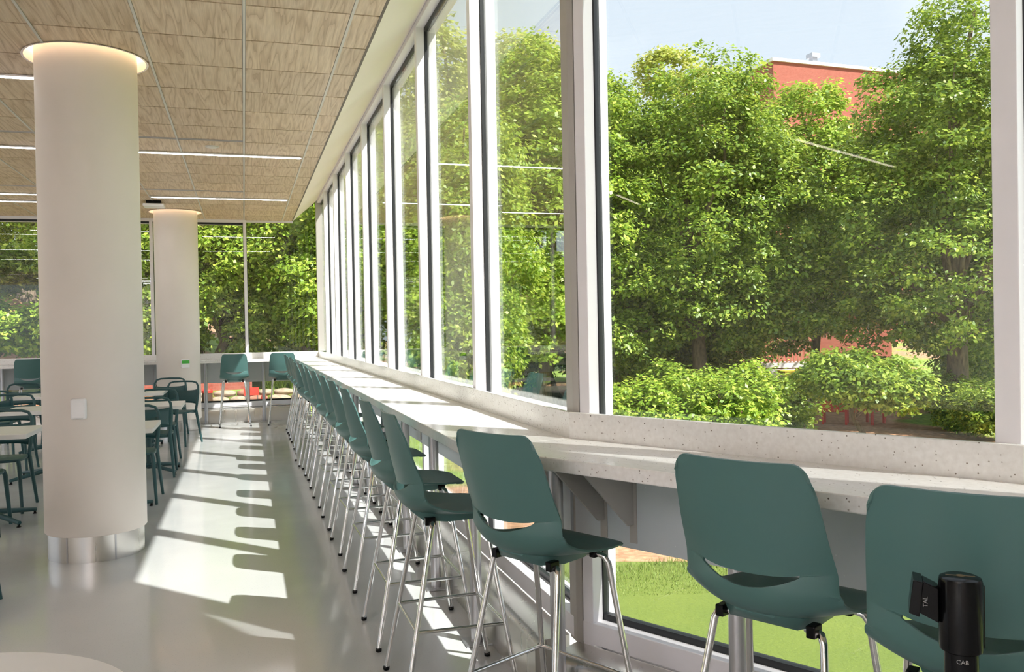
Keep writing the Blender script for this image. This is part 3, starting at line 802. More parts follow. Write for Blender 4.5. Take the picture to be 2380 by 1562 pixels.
MB().lathe([(0.0,0.712),(0.445,0.712),(0.455,0.718),(0.455,0.734),(0.450,0.74),(0.0,0.74)], 96, cap=False).build('tabletop', m_table, t, smooth=30)
MB().lathe([(0.03,0.02),(0.03,0.711)], 20).build('pedestal', m_dark_teal, t, smooth=40)
MB().lathe([(0.24,0.0),(0.25,0.006),(0.24,0.012),(0.04,0.024),(0.03,0.03)], 48).build('foot_plate', m_dark_teal, t, smooth=30)

# ------------------------------------------------------------------ belt barrier post
t = empty('barrier_post', (1.221,1.262,0)); tag(t, 'black belt barrier post with clip in the lower right corner', 'barrier post')
t.rotation_euler = (0,0,R(-38))
MB().lathe([(0.0,0.0),(0.17,0.0),(0.175,0.006),(0.17,0.014),(0.05,0.028),(0.03,0.034)], 48).build('foot_plate', m_plastic_black, t, smooth=30)
MB().lathe([(0.0285,0.03),(0.0285,0.93)], 40).build('pole', m_plastic_black, t, smooth=40)
hd = MB().lathe([(0.031,0.905),(0.0355,0.908),(0.0365,0.915),(0.0365,1.030),(0.0345,1.037),(0.028,1.040),(0.0,1.040)], 48, cap=False).build('head', m_plastic_black, t, smooth=35)
m_bronze = vary('bronze_print', srgb(120,100,66), srgb(126,106,72), 30, 0.4, 0.4)
mb = MB(); mb.box(-0.024,0.024,-0.0018,0.0018,1.0395,1.0405); mb.lathe([(0.0,1.0407),(0.007,1.0407),(0.007,1.0398)], 20, cap=False)
mb.build('top_emblem', m_bronze, hd)
for a in (R(24),):
    c_, s_ = math.cos(a), math.sin(a)
    def P_(r_, w_, z): return (c_*r_-s_*w_, s_*r_+c_*w_, z)
    MB().hexa([P_(0.033,-0.013,0.91),P_(0.0385,-0.013,0.91),P_(0.0385,0.013,0.91),P_(0.033,0.013,0.91),P_(0.033,-0.013,1.025),P_(0.0385,-0.013,1.025),P_(0.0385,0.013,1.025),P_(0.033,0.013,1.025)]).build('belt_slot_cover', m_plastic_black, hd, bevel=0.003)
# belt clip sticking out to the left
clip = empty('belt_clip', (0,0,0), R(178), t)
MB().hexa([(0.036,-0.018,0.955),(0.036,0.018,0.955),(0.070,0.021,0.972),(0.070,-0.021,0.972),(0.036,-0.018,1.018),(0.036,0.018,1.018),(0.062,0.021,1.030),(0.062,-0.021,1.030)]).build('clip_arm', m_plastic_black, clip, bevel=0.002)
MB().hexa([(0.068,-0.030,0.966),(0.068,0.030,0.966),(0.086,0.030,0.972),(0.086,-0.030,0.972),(0.062,-0.030,1.030),(0.062,0.030,1.030),(0.078,0.030,1.033),(0.078,-0.030,1.033)]).build('clip_end', m_plastic_black, clip, bevel=0.002)
m_print = vary('grey_print', srgb(140,140,140), srgb(148,148,148), 20, 0.5)
def text_mesh(txt, size):
    cu = bpy.data.curves.new('lettering', 'FONT'); cu.body = txt; cu.size = size; cu.extrude = 0.0002
    cu.align_x = 'CENTER'; cu.align_y = 'CENTER'
    o = bpy.data.objects.new('lettering', cu); C.objects.link(o)
    dg = bpy.context.evaluated_depsgraph_get(); me = bpy.data.meshes.new_from_object(o.evaluated_get(dg))
    bpy.data.objects.remove(o); me.materials.clear(); me.materials.append(m_print); return me
def wrap_text(txt, size, rad, ang, z, parent, name='lettering'):
    me = text_mesh(txt, size)
    for v in me.vertices:
        a = ang + v.co.x/rad; r_ = rad+0.0004+v.co.z
        v.co = Vector((r_*math.cos(a), r_*math.sin(a), z+v.co.y))
    o = bpy.data.objects.new(name, me); C.objects.link(o); o.parent = parent; return o
cam_ang = math.atan2(-1.262, -1.221)+R(38)
wrap_text('CAB', 0.0105, 0.0285, cam_ang+R(4), 0.893, t)
me = text_mesh('TAL', 0.011)
o = bpy.data.objects.new('lettering', me); C.objects.link(o); o.parent = clip
o.matrix_local = Matrix.Translation((0.058,0.0222,0.993)) @ Matrix.Rotation(PI,4,'Z') @ Matrix.Rotation(PI/2,4,'X') @ Matrix.Rotation(PI/2,4,'Z')

# ------------------------------------------------------------------ outside: ground
rng = np.random.default_rng(11)
def sst(a, b_, x):
    t_ = np.clip((x-a)/(b_-a), 0, 1); return t_*t_*(3-2*t_)
def ground_z(x, y):
    x = np.asarray(x, float); y = np.asarray(y, float)
    z = -1.30+0*x
    terrace = sst(17.2, 18.0, y)*sst(5.5, 2.0, x)
    z = z+terrace*1.22
    z = z+sst(21, 40, y)*sst(2.5, -11, x)*4.2
    z = z+sst(30, 60, y)*1.5
    z = z+0.25*np.sin(x*0.31+1.2)*np.cos(y*0.27)*sst(19, 26, y)
    return z
def gz(x, y): return float(ground_z(x, y))
m_soil = mat('mulch_and_grass', srgb(140,105,80), 0.9); n, l, b = nt(m_soil)
oc = objcoord(n)
nb = noise(n, l, 0.16, 3, oc); sep = ramp(n, l, nb.outputs['Fac'], [(0.47, (0,0,0,1)), (0.53, (1,1,1,1))])
nf = noise(n, l, 9, 5, oc); soilc = ramp(n, l, nf.outputs['Fac'], [(0.3, srgb(138,98,70)), (0.7, srgb(196,150,116))])
grc = ramp(n, l, nf.outputs['Fac'], [(0.3, srgb(96,124,44)), (0.7, srgb(146,170,66))])
mx = n.new('ShaderNodeMixRGB'); l.new(sep.outputs[0], mx.inputs[0]); l.new(soilc.outputs[0], mx.inputs[1]); l.new(grc.outputs[0], mx.inputs[2])
l.new(mx.outputs[0], b.inputs['Base Color']); bump(n, l, nf.outputs['Fac'], b, 0.5, 0.05)
xs = np.linspace(-45, 75, 121); ys = np.linspace(-30, 90, 121)
gx, gy = np.meshgrid(xs, ys, indexing='ij'); g_z = ground_z(gx, gy)
vs_ = np.stack([gx, gy, g_z], -1).reshape(-1, 3).tolist()
fs = [(i*121+j, (i+1)*121+j, (i+1)*121+j+1, i*121+j+1) for i in range(120) for j in range(120)]
struct(MB().add(vs_, fs).build('hillside', m_soil, smooth=80), 'mulched ground rising beyond the windows')
m_lawn = mat('lawn_grass', srgb(130,170,50), 0.85); n, l, b = nt(m_lawn)
oc = objcoord(n); nf = noise(n, l, 30, 6, oc, 0.7); nb = noise(n, l, 0.9, 4, oc)
c1 = ramp(n, l, nf.outputs['Fac'], [(0.3, srgb(94,112,40)), (0.7, srgb(116,132,52))])
c2 = ramp(n, l, nb.outputs['Fac'], [(0.35, (0.85,0.88,0.8,1)), (0.7, (1.08,1.03,0.95,1))])
mx = n.new('ShaderNodeMixRGB'); mx.blend_type = 'MULTIPLY'; mx.inputs[0].default_value = 1; l.new(c1.outputs[0], mx.inputs[1]); l.new(c2.outputs[0], mx.inputs[2])
l.new(mx.outputs[0], b.inputs['Base Color']); bump(n, l, nf.outputs['Fac'], b, 0.6, 0.03)
lawn = MB().prism([(1.45,-14),(40,-14),(40,7.5),(7.5,8.3),(5.2,8.75),(3.9,9.25),(2.2,12.6),(1.45,13.6)], -1.29, -1.2).build('lawn', m_lawn)
struct(lawn, 'sunlit mown lawn outside the near window')

m_bounce_pave = vary('bounce_paving', srgb(206,200,190), srgb(214,208,198), 2, 0.8)  # pale surface of the added sunlight reflectors outside
struct(MB().box(-26,-9.3,-24,17,-0.4,-0.12).build('bounce_terrace', m_bounce_pave))  # unseen paving, added so sunlight bounces in onto the ceiling
struct(MB().box(-9.3,1.2,-24,-5.4,-0.4,-0.12).build('bounce_terrace', m_bounce_pave))
mb = MB(); strip(mb, 0.22, 1.75, -1.29, -1.185)  # walk out of sight, added to reflect sun up to the soffit
struct(mb.build('bounce_walk', m_bounce_pave), 'unseen pale walk added along the window walls to bounce sunlight up')
# grass blades (nobody could count them)
m_blade = mat('grass_blade', srgb(140,172,58), 0.6); n, l, b = nt(m_blade)
ge = n.new('ShaderNodeNewGeometry'); l.new(ramp(n, l, ge.outputs['Random Per Island'], [(0, srgb(98,120,42)), (0.6, srgb(118,140,54)), (1, srgb(146,152,80))]).outputs[0], b.inputs['Base Color'])
def tri_mesh(name, V, Fidx, material, parent=None):
    me = bpy.data.meshes.new(name)
    nv = len(V); nf_ = len(Fidx); k_ = Fidx.shape[1]
    me.vertices.add(nv); me.vertices.foreach_set('co', V.astype(np.float32).ravel())
    me.loops.add(nf_*k_); me.loops.foreach_set('vertex_index', Fidx.astype(np.int32).ravel())
    me.polygons.add(nf_); me.polygons.foreach_set('loop_start', (np.arange(nf_)*k_).astype(np.int32))
    me.update(calc_edges=True); me.validate(); me.materials.append(material)
    o = bpy.data.objects.new(name, me); C.objects.link(o)
    if parent: o.parent = parent
    return o
def blades(px, py, pz, hgt, wid, lean, rng_):
    N = len(px); a = rng_.uniform(0, 2*PI, N); la = rng_.uniform(0, 2*PI, N); ll = rng_.uniform(0, lean, N)
    base = np.stack([px,py,pz], -1); sx = np.stack([np.cos(a),np.sin(a),0*a], -1)*wid[:,None]/2
    top = base+np.stack([np.cos(la)*ll*hgt, np.sin(la)*ll*hgt, hgt], -1)
    V = np.stack([base-sx, base+sx, top], 1).reshape(-1,3); Fi = np.arange(N*3).reshape(N,3); return V, Fi
N = 60000
bx = rng.uniform(2.2, 8.5, N); by = rng.uniform(3.6, 9.0, N)
keep = (by < 9.25-(bx-3.9)*0.26) & (by > 7.9-(bx-3.9)*0.26)
bx, by = bx[keep], by[keep]; N = len(bx)
hgt = rng.uniform(0.010, 0.022, N); edge = by > 8.35-(bx-3.9)*0.26; hgt *= 1+5*np.clip((by-(7.9-(bx-3.9)*0.26))/1.3, 0, 1)**1.5*rng.uniform(0.3, 1, N)
V, Fi = blades(bx, by, np.full(N, -1.2), hgt, np.full(N, 0.007), 0.8, rng)
o = tri_mesh('grass_blades', V, Fi, m_blade); o['kind'] = 'stuff'; o['label'] = 'short green grass blades on the lawn'; o['category'] = 'grass'

# ------------------------------------------------------------------ outside: trees
def leaf_mat(name, c_dark, c_mid, c_light, tr=0.35):
    m = mat(name, c_mid, 0.42, spec=0.4); n, l, b = nt(m)
    ge = n.new('ShaderNodeNewGeometry')
    rp = ramp(n, l, ge.outputs['Random Per Island'], [(0.0, c_dark), (0.5, c_mid), (1.0, c_light)])
    l.new(rp.outputs[0], b.inputs['Base Color'])
    tl = n.new('ShaderNodeBsdfTranslucent'); mixs = n.new('ShaderNodeMixShader'); mixs.inputs[0].default_value = tr
    hs = n.new('ShaderNodeHueSaturation'); hs.inputs['Value'].default_value = 1.5; hs.inputs['Hue'].default_value = 0.485; l.new(rp.outputs[0], hs.inputs['Color']); l.new(hs.outputs[0], tl.inputs[0])
    out = n['Material Output']; l.new(b.outputs[0], mixs.inputs[1]); l.new(tl.outputs[0], mixs.inputs[2]); l.new(mixs.outputs[0], out.inputs[0])
    return m
m_leaf_a = leaf_mat('leaf_deep_green', srgb(84,112,38), srgb(124,152,52), srgb(176,190,80))
m_leaf_b = leaf_mat('leaf_fresh_green', srgb(104,136,42), srgb(144,172,58), srgb(192,204,90))
m_leaf_c = leaf_mat('leaf_yellow_green', srgb(132,148,60), srgb(168,178,78), srgb(206,206,114))
m_bark = mat('bark', srgb(98,82,66), 0.9); n, l, b = nt(m_bark)
mp = n.new('ShaderNodeMapping'); mp.inputs['Scale'].default_value = (6,6,1.2); l.new(objcoord(n), mp.inputs['Vector'])
no = noise(n, l, 3, 5, mp.outputs[0]); l.new(ramp(n, l, no.outputs['Fac'], [(0.3, srgb(78,64,50)), (0.7, srgb(140,122,102))]).outputs[0], b.inputs['Base Color']); bump(n, l, no.outputs['Fac'], b, 0.6, 0.03)

def leaves_for(blobs, n_clump, per_clump, leaf, seed, clump_r=0.42, droop=0.35):
    """leaf sprays gathered in clumps that fill the outer part of each blob of the crown"""
    g = np.random.default_rng(seed)
    vol = np.array([(b_[3]*b_[4]+b_[4]*b_[5]+b_[3]*b_[5]) for b_ in blobs]); pr = vol/vol.sum()
    bi = g.choice(len(blobs), n_clump, p=pr); B = np.array(blobs, float)[bi]
    d = g.normal(size=(n_clump,3)); d /= np.linalg.norm(d, axis=1)[:,None]
    rr = g.uniform(0.25, 1.0, n_clump)**0.4
    cc = B[:,:3]+d*B[:,3:6]*rr[:,None]
    N = n_clump*per_clump
    ci_ = np.repeat(np.arange(n_clump), per_clump)
    cr_ = clump_r*g.uniform(0.6, 1.35, n_clump)
    off = g.normal(size=(N,3)); off /= np.linalg.norm(off, axis=1)[:,None]
    rad = g.uniform(0, 1, N)**0.45
    flat = np.array([1.0,1.0,0.55])
    pos = cc[ci_]+off*flat*(rad*cr_[ci_])[:,None]
    outd = d[ci_]*0.6+off*0.6; 
    pos[:,2] -= droop*(np.hypot(off[:,0],off[:,1])*rad)**2*cr_[ci_]
    nrm = outd*0.55+np.array([0,0,0.75])+g.normal(size=(N,3))*0.42; nrm /= np.linalg.norm(nrm, axis=1)[:,None]
    ax = g.normal(size=(N,3))+off*0.8; ax -= nrm*(ax*nrm).sum(1)[:,None]; ax /= np.linalg.norm(ax, axis=1)[:,None]
    bt = np.cross(nrm, ax)
    L = leaf*g.uniform(0.65, 1.3, N)[:,None]; Wd = L*0.30
    V = np.stack([pos, pos+ax*L*0.5+bt*Wd-nrm*0.04*L, pos+ax*L, pos+ax*L*0.5-bt*Wd-nrm*0.04*L], 1).reshape(-1,3)
    return V, np.arange(N*4).reshape(N,4), cc
def branch_path(a, b_, g, k=5, wob=0.12):
    a = np.array(a, float); b_ = np.array(b_, float); pts = []
    for i in range(k+1):
        f_ = i/k; p = a*(1-f_)+b_*f_
        if 0 < i < k: p = p+g.normal(size=3)*wob*np.linalg.norm(b_-a)*0.25
        p[2] += 0.12*np.linalg.norm(b_-a)*math.sin(PI*f_)*0.5
        pts.append(tuple(p))
    return pts
def make_tree(name, label, cat, blobs, n_clump, per, leaf, seed, material, trunk_h, trunk_r, loc, rz=0, scale=1, clump_r=0.42, group='trees outside the windows', n_br=9):
    g = np.random.default_rng(seed+100)
    t = empty(name, loc, rz); t.scale = (scale,)*3
    V, Fi, cc = leaves_for(blobs, n_clump, per, leaf, seed, clump_r)
    fo = tri_mesh('foliage', V, Fi, material, t); fo['kind'] = 'stuff'
    if trunk_h > 0:
        top = (g.normal()*0.15, g.normal()*0.15, trunk_h)
        zc = max(b_[2]+b_[5]*0.5 for b_ in blobs)
        pts = [(0,0,-0.3),(0.02,0.01,0.3),(g.normal()*0.08,g.normal()*0.08,trunk_h*0.5),top,(top[0]+g.normal()*0.3,top[1]+g.normal()*0.3,(trunk_h+zc)/2),(g.normal()*0.5,g.normal()*0.5,zc)]
        MB().tube(pts, [trunk_r*1.45,trunk_r*1.15,trunk_r,trunk_r*0.85,trunk_r*0.5,trunk_r*0.15], 10).build('trunk', m_bark, t, smooth=60)
        pick_ = cc[g.choice(len(cc), n_br, replace=False)]
        for q in pick_:
            s0 = g.uniform(0.75, 1.3)*trunk_h
            f_ = min(1, max(0, (s0-trunk_h)/max(0.1, (zc-trunk_h))))
            st = np.array([top[0]*(1-f_), top[1]*(1-f_), min(s0, q[2]+0.5, zc*0.8)])
            pp = branch_path(st, q, g)
            rb = trunk_r*g.uniform(0.3, 0.5)
            MB().tube(pp, [rb*(1-0.85*i/(len(pp)-1)) for i in range(len(pp))], 7).build('branch', m_bark, t, smooth=60)
    tag(t, label, cat, group); return t
RZ = -YAW
GL = -1.3
# big trees seen through the near window
treeR = make_tree('leafy_tree', 'tall dense green tree with visible branches at the right of the near window', 'tree',
    [(0.2,0,4.4,3.3,3.0,2.7),(0.6,0,7.3,2.7,2.6,2.6),(1.3,0.2,9.6,2.3,2.3,2.5),(-1.7,0.3,5.7,1.9,2.0,2.0),(2.6,0,6.5,2.6,2.6,3.4),(-0.6,0,7.9,2.0,2.0,1.9),(2.2,-.4,2.7,1.8,1.6,1.1),(-1.7,0.2,3.2,2.0,1.8,1.5)],
    800, 115, 0.125, 1, m_leaf_a, 2.9, 0.26, (17.3,17.9,GL), RZ, n_br=16, clump_r=0.46)
treeL = make_tree('leafy_tree', 'broad dense green tree filling the left half of the near window', 'tree',
    [(0.3,0,6.2,2.9,2.8,3.2),(-1.7,0.2,7.2,1.8,1.9,2.2),(0.4,0,8.4,2.1,2.0,1.9),(1.9,0,5.4,1.8,2.0,2.4),(-1.2,0,4.0,2.0,2.0,1.7),(1.5,0.2,7.0,1.6,1.8,1.8),(0.6,-0.3,3.3,1.9,1.6,1.2),(-1.9,0,2.7,1.6,1.6,1.2),(2.3,0,3.4,1.5,1.6,1.5),(2.1,0.2,6.9,1.2,1.4,1.4)],
    800, 115, 0.13, 2, m_leaf_a, 3.1, 0.20, (11.9,21.5,GL), RZ, n_br=12, clump_r=0.46)
treeM = make_tree('leafy_tree', 'rounded green tree between the two big trees, below the brick building', 'tree',
    [(0,0,6.6,2.4,2.2,3.3),(0.0,0,9.3,1.5,1.6,1.8),(0.9,0,4.6,2.0,2.0,2.4),(-1.2,0.2,6.2,1.9,1.9,2.4),(1.2,0,8.0,1.5,1.5,1.6)],
    900, 74, 0.15, 3, m_leaf_b, 2.6, 0.16, (18.7,25.8,GL), RZ, clump_r=0.5)
treeF = make_tree('leafy_tree', 'distant olive green tree top rising above the big left tree', 'tree',
    [(0,0,14.0,2.3,2.3,2.6),(-1.1,0,15.8,1.6,1.6,1.2),(1.6,0,14.4,1.7,1.7,1.4),(0,0,9.0,4.2,4.2,4.0)],
    420, 70, 0.24, 4, m_leaf_c, 6.5, 0.3, (22.3,40.4,GL), RZ, clump_r=0.6)
bushA = make_tree('leafy_bush', 'bushy green shrub below the right tree trunk', 'bush',
    [(0,0,1.62,1.25,1.2,0.50),(-0.5,0,1.75,0.7,0.8,0.42),(0.75,0,1.4,0.9,0.9,0.42)],
    220, 90, 0.11, 5, m_leaf_a, 0.7, 0.06, (12.3,15.4,GL), RZ, clump_r=0.3, group='bushes outside the windows', n_br=4)
bushB = make_tree('leafy_bush', 'wide low green hedge bush at the lower left of the near window', 'bush',
    [(0,0,1.05,1.9,1.0,0.85),(1.1,0,1.35,0.9,0.9,0.75),(-1.2,0,1.1,0.9,0.9,0.8)],
    230, 90, 0.11, 6, m_leaf_b, 0.5, 0.05, (8.9,16.3,GL-0.15), RZ, clump_r=0.3, group='bushes outside the windows', n_br=4)
generic = make_tree('leafy_tree', 'yellow green tree seen through the long window wall past the bend', 'tree',
    [(0,0,5.6,2.9,2.9,3.0),(0.5,0,8.0,2.2,2.2,2.2),(-1.3,0.4,6.6,1.8,1.8,2.2),(1.5,-.4,4.2,2.0,2.0,1.8),(0.2,0.5,9.6,1.3,1.3,1.3),(-.8,-.6,3.2,2.0,2.0,1.4)],
    760, 90, 0.14, 7, m_leaf_b, 2.6, 0.2, (7.9,22.6,GL), 0.4, clump_r=0.5)
lowtree = make_tree('leafy_tree', 'bushy sunlit tree close outside the end window right of the far column', 'tree',
    [(0,0,3.6,2.2,2.0,2.2),(-1.3,0.2,2.3,1.5,1.4,1.5),(1.3,-.1,2.4,1.5,1.4,1.5),(0.3,0,5.3,1.6,1.6,1.5),(-.9,0,4.4,1.4,1.4,1.4)],
    640, 96, 0.12, 8, m_leaf_b, 1.2, 0.14, (-0.9,23.2,gz(-0.9,23.2)), 0.2, clump_r=0.42)
def clone(src, loc, rz, s, label, material=None, group=None):
    o = copy_tree(src); o.location = loc; o.rotation_euler = (0,0,rz); o.scale = (s[0], s[0], s[1]); o['label'] = label
    if group: o['group'] = group
    if material:
        for c in o.children_recursive:
            if c.name.startswith('foliage'):
                c.material_slots[0].link = 'OBJECT'; c.material_slots[0].material = material
    return o
bpy.context.view_layer.update()
# behind the big near trees
clone(generic, (13.5,29.5,GL), 1.1, (1.15,1.1), 'background tree behind the broad left tree in the near window', m_leaf_a)
clone(generic, (22.5,23.5,GL), 2.0, (1.1,1.05), 'background tree behind the tall right tree in the near window', m_leaf_a)
clone(generic, (17.2,31.0,GL), 3.4, (1.1,0.95), 'background tree behind the rounded tree in the near window', m_leaf_a)
clone(treeM, (10.2,31.5,GL), 0.8, (1.3,1.25), 'pale tree beyond the bend seen through the first long window', m_leaf_c)
clone(bushB, (11.0,18.6,GL), 2.6, (1.1,0.9), 'low green hedge behind the wide hedge bush', m_leaf_a)
clone(bushB, (18.0,14.6,GL), 0.6, (0.8,0.55), 'low green shrub at the lower right corner of the near window', m_leaf_a)
clone(bushB, (16.6,16.9,GL), 1.3, (0.75,0.7), 'green shrub covering the foot of the tall right tree', m_leaf_a)
# beyond the long window wall
clone(generic, (6.3,27.0,GL), 2.4, (1.1,1.15), 'tall tree close to the far corner outside the long window wall', m_leaf_c)
clone(generic, (9.2,36.0,GL), 4.4, (1.3,1.3), 'far tree high behind the long window wall', m_leaf_c)
# beyond the end wall
clone(lowtree, (1.7,22.6,gz(1.7,22.6)), 2.2, (1.0,1.05), 'bushy sunlit tree close outside the end window by the far corner')
clone(lowtree, (-2.7,23.6,gz(-2.7,23.6)), 4.0, (0.8,1.0), 'bushy sunlit tree close outside between the two columns')
clone(lowtree, (5.0,19.8,GL), 1.2, (0.9,1.2), 'bushy tree just outside the long window wall near the far corner')
clone(lowtree, (9.4,25.5,GL), 3.2, (1.1,1.2), 'bushy low tree seen through the first long window past the bend')
clone(lowtree, (14.6,26.4,GL), 5.2, (1.1,1.15), 'bushy low tree filling the gap under the broad left tree', m_leaf_a)
clone(lowtree, (21.5,20.8,GL), 0.7, (1.1,1.1), 'bushy low tree filling the gap under the tall right tree', m_leaf_a)
clone(generic, (1.6,25.5,gz(1.6,25.5)), 5.0, (1.0,1.0), 'tree right of the thin end mullion outside the end window', m_leaf_b)
clone(treeL, (-1.3,27.0,gz(-1.3,27)), 3.1, (0.9,0.95), 'sunlit tree between the far column and the end mullion', m_leaf_b)
clone(generic, (-3.3,25.0,gz(-3.3,25)), 1.4, (0.85,0.9), 'sunlit tree between the two columns outside the end window', m_leaf_b)
clone(treeR, (-7.2,34.0,gz(-7.2,34)), 2.2, (1.0,1.0), 'dark hillside tree outside at the far left', m_leaf_a)
clone(generic, (-11.0,38.0,gz(-11,38)), 0.3, (1.2,1.2), 'pale hilltop tree outside at the far left', m_leaf_c)
clone(generic, (-4.6,36.0,gz(-4.6,36)), 2.9, (1.3,1.2), 'background tree behind the columns on the hillside', m_leaf_c)
clone(generic, (2.8,35.0,gz(2.8,35)), 5.6, (1.4,1.3), 'background tree behind the far corner', m_leaf_a)
clone(bushA, (-6.0,24.5,gz(-6,24.5)), 0.4, (1.2,1.1), 'yellow green shrub low at the left edge outside', m_leaf_b)
clone(bushA, (-7.4,29.5,gz(-7.4,29.5)), 2.4, (1.5,1.3), 'dark shrub on the mulched slope at the left edge', m_leaf_a)

# ------------------------------------------------------------------ outside: brick buildings and small things
m_brick = mat('red_brick', srgb(156,80,64), 0.85); n, l, b = nt(m_brick)
bk = n.new('ShaderNodeTexBrick'); bk.inputs['Scale'].default_value = 4.0
bk.inputs['Color1'].default_value = srgb(154,78,62); bk.inputs['Color2'].default_value = srgb(168,92,76); bk.inputs['Mortar'].default_value = srgb(168,116,100)
bk.inputs['Mortar Size'].default_value = 0.012
mp = n.new('ShaderNodeMapping'); mp.inputs['Rotation'].default_value = (PI/2,0,0); l.new(objcoord(n), mp.inputs['Vector']); l.new(mp.outputs[0], bk.inputs['Vector'])
l.new(bk.outputs['Color'], b.inputs['Base Color'])
t = empty('brick_building', (35.13,52.17,0.2), R(2.5)); tag(t, 'flat roofed red brick building above the trees', 'building')
# local +x along the wall to the right, -y toward the camera
MB().box(0,14,0,12,-2,19.28).build('brick_wall', m_brick, t)
MB().box(-0.15,14.15,-0.15,12.15,19.28,19.5).build('coping', m_white, t)
MB().box(4.1,4.5,1.0,1.4,19.5,20.2).build('vent_stack', m_alu, t)
MB().box(3.95,4.65,0.85,1.55,20.2,20.5).build('vent_cap', m_alu, t)
t = empty('brick_terrace', (19.6,31.0,GL), R(-17)); tag(t, 'low brick terrace with slatted railing glimpsed behind the trees', 'building')
MB().box(-7,6,0.6,4.6,0,3.6).build('brick_wall', m_brick, t)
MB().box(-7.3,6.3,0.2,4.9,3.6,3.9).build('eaves', m_soffit, t)
MB().box(-2.5,2.4,-0.6,0.6,1.0,1.2).build('balcony_slab', m_soffit, t)
m_rail = vary('terracotta_rail', srgb(190,128,100), srgb(200,140,112), 5, 0.7)
MB().box(-2.5,2.4,-0.6,-0.54,2.08,2.16).build('handrail', m_rail, t)
me = MB().box(-0.03,0.03,-0.03,0.03,0,0.9).mesh('baluster'); me.materials.append(m_rail)
for i in range(33):
    o = bpy.data.objects.new('baluster', me); C.objects.link(o); o.parent = t; o.location = (-2.44+0.149*i,-0.57,1.2)
MB().hexa([(-1.2,-1.6,0.55),(1.6,-1.6,0.55),(1.6,-0.6,0.9),(-1.2,-0.6,0.9),(-1.2,-1.6,0.6),(1.6,-1.6,0.6),(1.6,-0.6,0.95),(-1.2,-0.6,0.95)]).build('awning', m_soffit, t)
for x in (-1.1, 1.5): MB().tube([(x,-1.55,0),(x,-1.55,0.55)], 0.04, 8).build('awning_post', m_rail, t)
t = empty('kiosk', (17.0,24.3,GL), R(-17)); tag(t, 'small yellow topped kiosk under the trees', 'kiosk')
m_yel = vary('yellow_paint', srgb(226,186,60), srgb(232,194,72), 4, 0.6)
MB().box(-0.35,0.35,-0.3,0.3,0,1.15).build('body', m_soffit, t)
MB().box(-0.45,0.45,-0.4,0.4,1.15,1.25).build('top', m_yel, t)
MB().box(-0.2,0.2,-0.31,-0.3,0.25,1.0).build('front_panel', m_plenum, t)
m_red = vary('red_paint', srgb(190,52,40), srgb(198,60,46), 3, 0.55)
def garden_chair(loc, rz, label):
    t = empty('garden_chair', loc, rz); tag(t, label, 'chair', 'red garden chairs under the trees')
    for i in range(4): MB().box(-0.26+0.135*i,-0.14+0.135*i,0.24,0.27,0.36,1.0-0.04*abs(i-1.5)).build('back_slat', m_red, t)
    MB().box(-0.27,0.27,-0.25,0.25,0.34,0.37).build('seat', m_red, t)
    for sx in (-1,1):
        MB().box(sx*0.32-0.05,sx*0.32+0.05,-0.3,0.27,0.56,0.59).build('armrest', m_red, t)
        for y in (-0.27,0.22): MB().box(sx*0.30-0.03,sx*0.30+0.03,y,y+0.06,0,0.56).build('leg', m_red, t)
garden_chair((15.5,20.35,GL), 2.4, 'red garden chair left of the right tree trunk outside the near window')
garden_chair((16.3,19.95,GL), 3.5, 'red garden chair beside another, nearest the right tree trunk outside')
garden_chair((18.6,19.3,GL), 2.9, 'red garden chair farthest right outside the near window')
t = empty('red_banner', (18.0,20.8,GL), R(-17)); tag(t, 'pinkish red cloth banner with white marks under the right tree', 'banner')
m_pink = mat('pink_red_cloth', srgb(208,70,84), 0.7); n, l, b = nt(m_pink)
l.new(ramp(n, l, noise(n, l, 7, 2, objcoord(n)).outputs['Fac'], [(0.60, srgb(206,68,82)), (0.66, srgb(240,200,205))]).outputs[0], b.inputs['Base Color'])
MB().box(-0.38,0.38,-0.012,0.012,0.25,0.72).build('cloth', m_pink, t)
for x in (-0.4,0.4): MB().tube([(x,0,0),(x,0,0.8)], 0.02, 8).build('stake', m_alu, t)

# rock wall and planting just beyond the end window
m_rock = vary('sandstone', srgb(140,122,102), srgb(172,154,132), 3, 0.9, 0, 0.5)
m_rock_r = vary('reddish_stone', srgb(140,96,76), srgb(164,118,96), 3, 0.9, 0, 0.5)
rock_meshes = []
for s_ in range(5):
    g = np.random.default_rng(40+s_); bmm = bmesh.new(); bmesh.ops.create_icosphere(bmm, subdivisions=2, radius=1.0)
    for v in bmm.verts:
        p = v.co; q = max(abs(p.x), abs(p.y), abs(p.z)); p = p*(0.55+0.45/q); v.co = p*(1+g.normal()*0.05)
    me = bpy.data.meshes.new('rock'); bmm.to_mesh(me); bmm.free(); me.materials.append(m_rock_r if s_ == 4 else m_rock); me.shade_smooth(); rock_meshes.append(me)
g = np.random.default_rng(77)
z0 = gz(0,18.8)
cols_ = ['left end','middle','right end']
ri = 0
for row, (zz, off) in enumerate(((0.07,0.0),(0.20,0.17),(0.32,0.05))):
    x = -1.15+off; cnt = 0
    while x < 1.05:
        wd = g.uniform(0.15,0.24); o = bpy.data.objects.new('rock', rock_meshes[ri%5]); C.objects.link(o); ri += 1
        o.location = (x+wd, 18.85+0.10*row+g.normal()*0.02, z0+zz); o.scale = (wd*0.98, 0.16, 0.072); o.rotation_euler = (g.normal()*0.03, g.normal()*0.04, g.normal()*0.06)
        nth = ['first','second','third','fourth','fifth','sixth','seventh','eighth'][cnt]; cnt += 1
        tag(o, 'flat sandstone rock, %s from the left in the %s course of the dry stone wall' % (nth, ['bottom','middle','top'][row]), 'rock', 'rocks of the dry stone wall')
        x += wd*2
t = struct(MB().box(-4,3.2,19.3,19.6,-1,z0+0.36).build('garden_bed', m_soil), 'earth bank behind the dry stone wall')
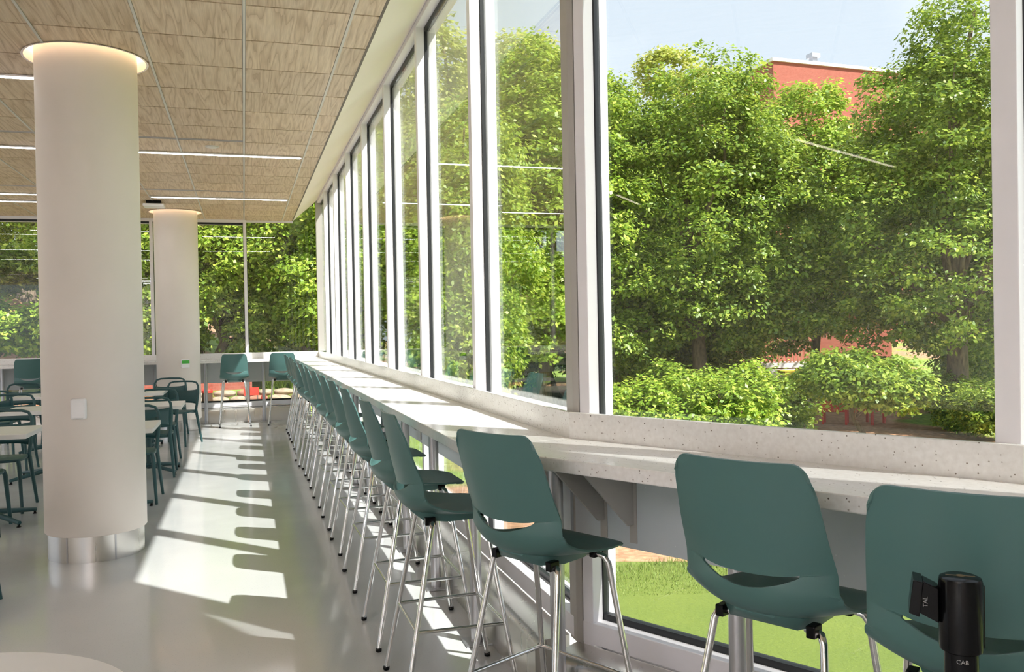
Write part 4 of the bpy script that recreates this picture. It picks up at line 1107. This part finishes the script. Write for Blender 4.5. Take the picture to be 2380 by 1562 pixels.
t = empty('brick_kerb', (-0.6,20.4,0)); tag(t, 'low red brick garden wall beyond the end window', 'garden wall')
MB().box(-3.0,0.75,0,0.3,-1.0,0.62).build('brick_course', m_brick, t); MB().box(-3.05,0.8,-0.04,0.34,0.62,0.68).build('coping', m_rock_r, t)
t = empty('traffic_cone', (0.36,18.45,gz(0.36,18.45))); tag(t, 'bright red cone in front of the dry stone wall', 'cone')
MB().lathe([(0.10,0.03),(0.022,0.40),(0.018,0.40)], 20).build('cone_body', m_red, t, smooth=40)
MB().box(-0.13,0.13,-0.13,0.13,0.0,0.03).build('cone_base', m_red, t, bevel=0.006)
t = empty('red_sign', (0.12,18.55,gz(0.12,18.55))); tag(t, 'red board standing left of the red cone', 'sign')
MB().box(-0.15,0.15,-0.01,0.01,0.30,0.46).build('board', m_red, t)
for x in (-0.12,0.12): MB().tube([(x,0.02,0),(x,0.02,0.45)], 0.012, 8).build('leg', m_alu, t)
m_binb = vary('brown_metal', srgb(74,56,46), srgb(82,64,54), 6, 0.5)
for x, lab in ((-0.95,'dark brown litter bin beyond the end window, left one'),(-0.72,'dark brown litter bin beyond the end window, right one')):
    t = empty('litter_bin', (x,18.3,gz(x,18.3))); tag(t, lab, 'bin', 'litter bins beyond the end window')
    MB().lathe([(0.09,0.0),(0.10,0.02),(0.10,0.40)], 24).build('body', m_binb, t, smooth=40)
    MB().lathe([(0.107,0.40),(0.107,0.44),(0.08,0.47),(0.0,0.475)], 24, cap=False).build('lid', m_red, t, smooth=40)
def grass_clump(loc, seed, label):
    t = empty('ornamental_grass', loc); tag(t, label, 'grass clump', 'ornamental grass clumps')
    g = np.random.default_rng(seed); N = 500
    a = g.uniform(0,2*PI,N); r_ = g.uniform(0,0.10,N)
    V, Fi = blades(r_*np.cos(a), r_*np.sin(a), np.zeros(N), g.uniform(0.25,0.5,N), np.full(N,0.012), 0.9, g)
    o = tri_mesh('blades', V, Fi, m_blade, t); o['kind'] = 'stuff'
grass_clump((0.75,19.45,z0+0.36), 1, 'ornamental grass clump on top of the stone wall, nearest the corner')
grass_clump((1.0,19.45,z0+0.36), 2, 'ornamental grass clump on the stone wall right beside the corner')
grass_clump((0.52,19.45,z0+0.36), 3, 'ornamental grass clump on the stone wall behind the red cone')
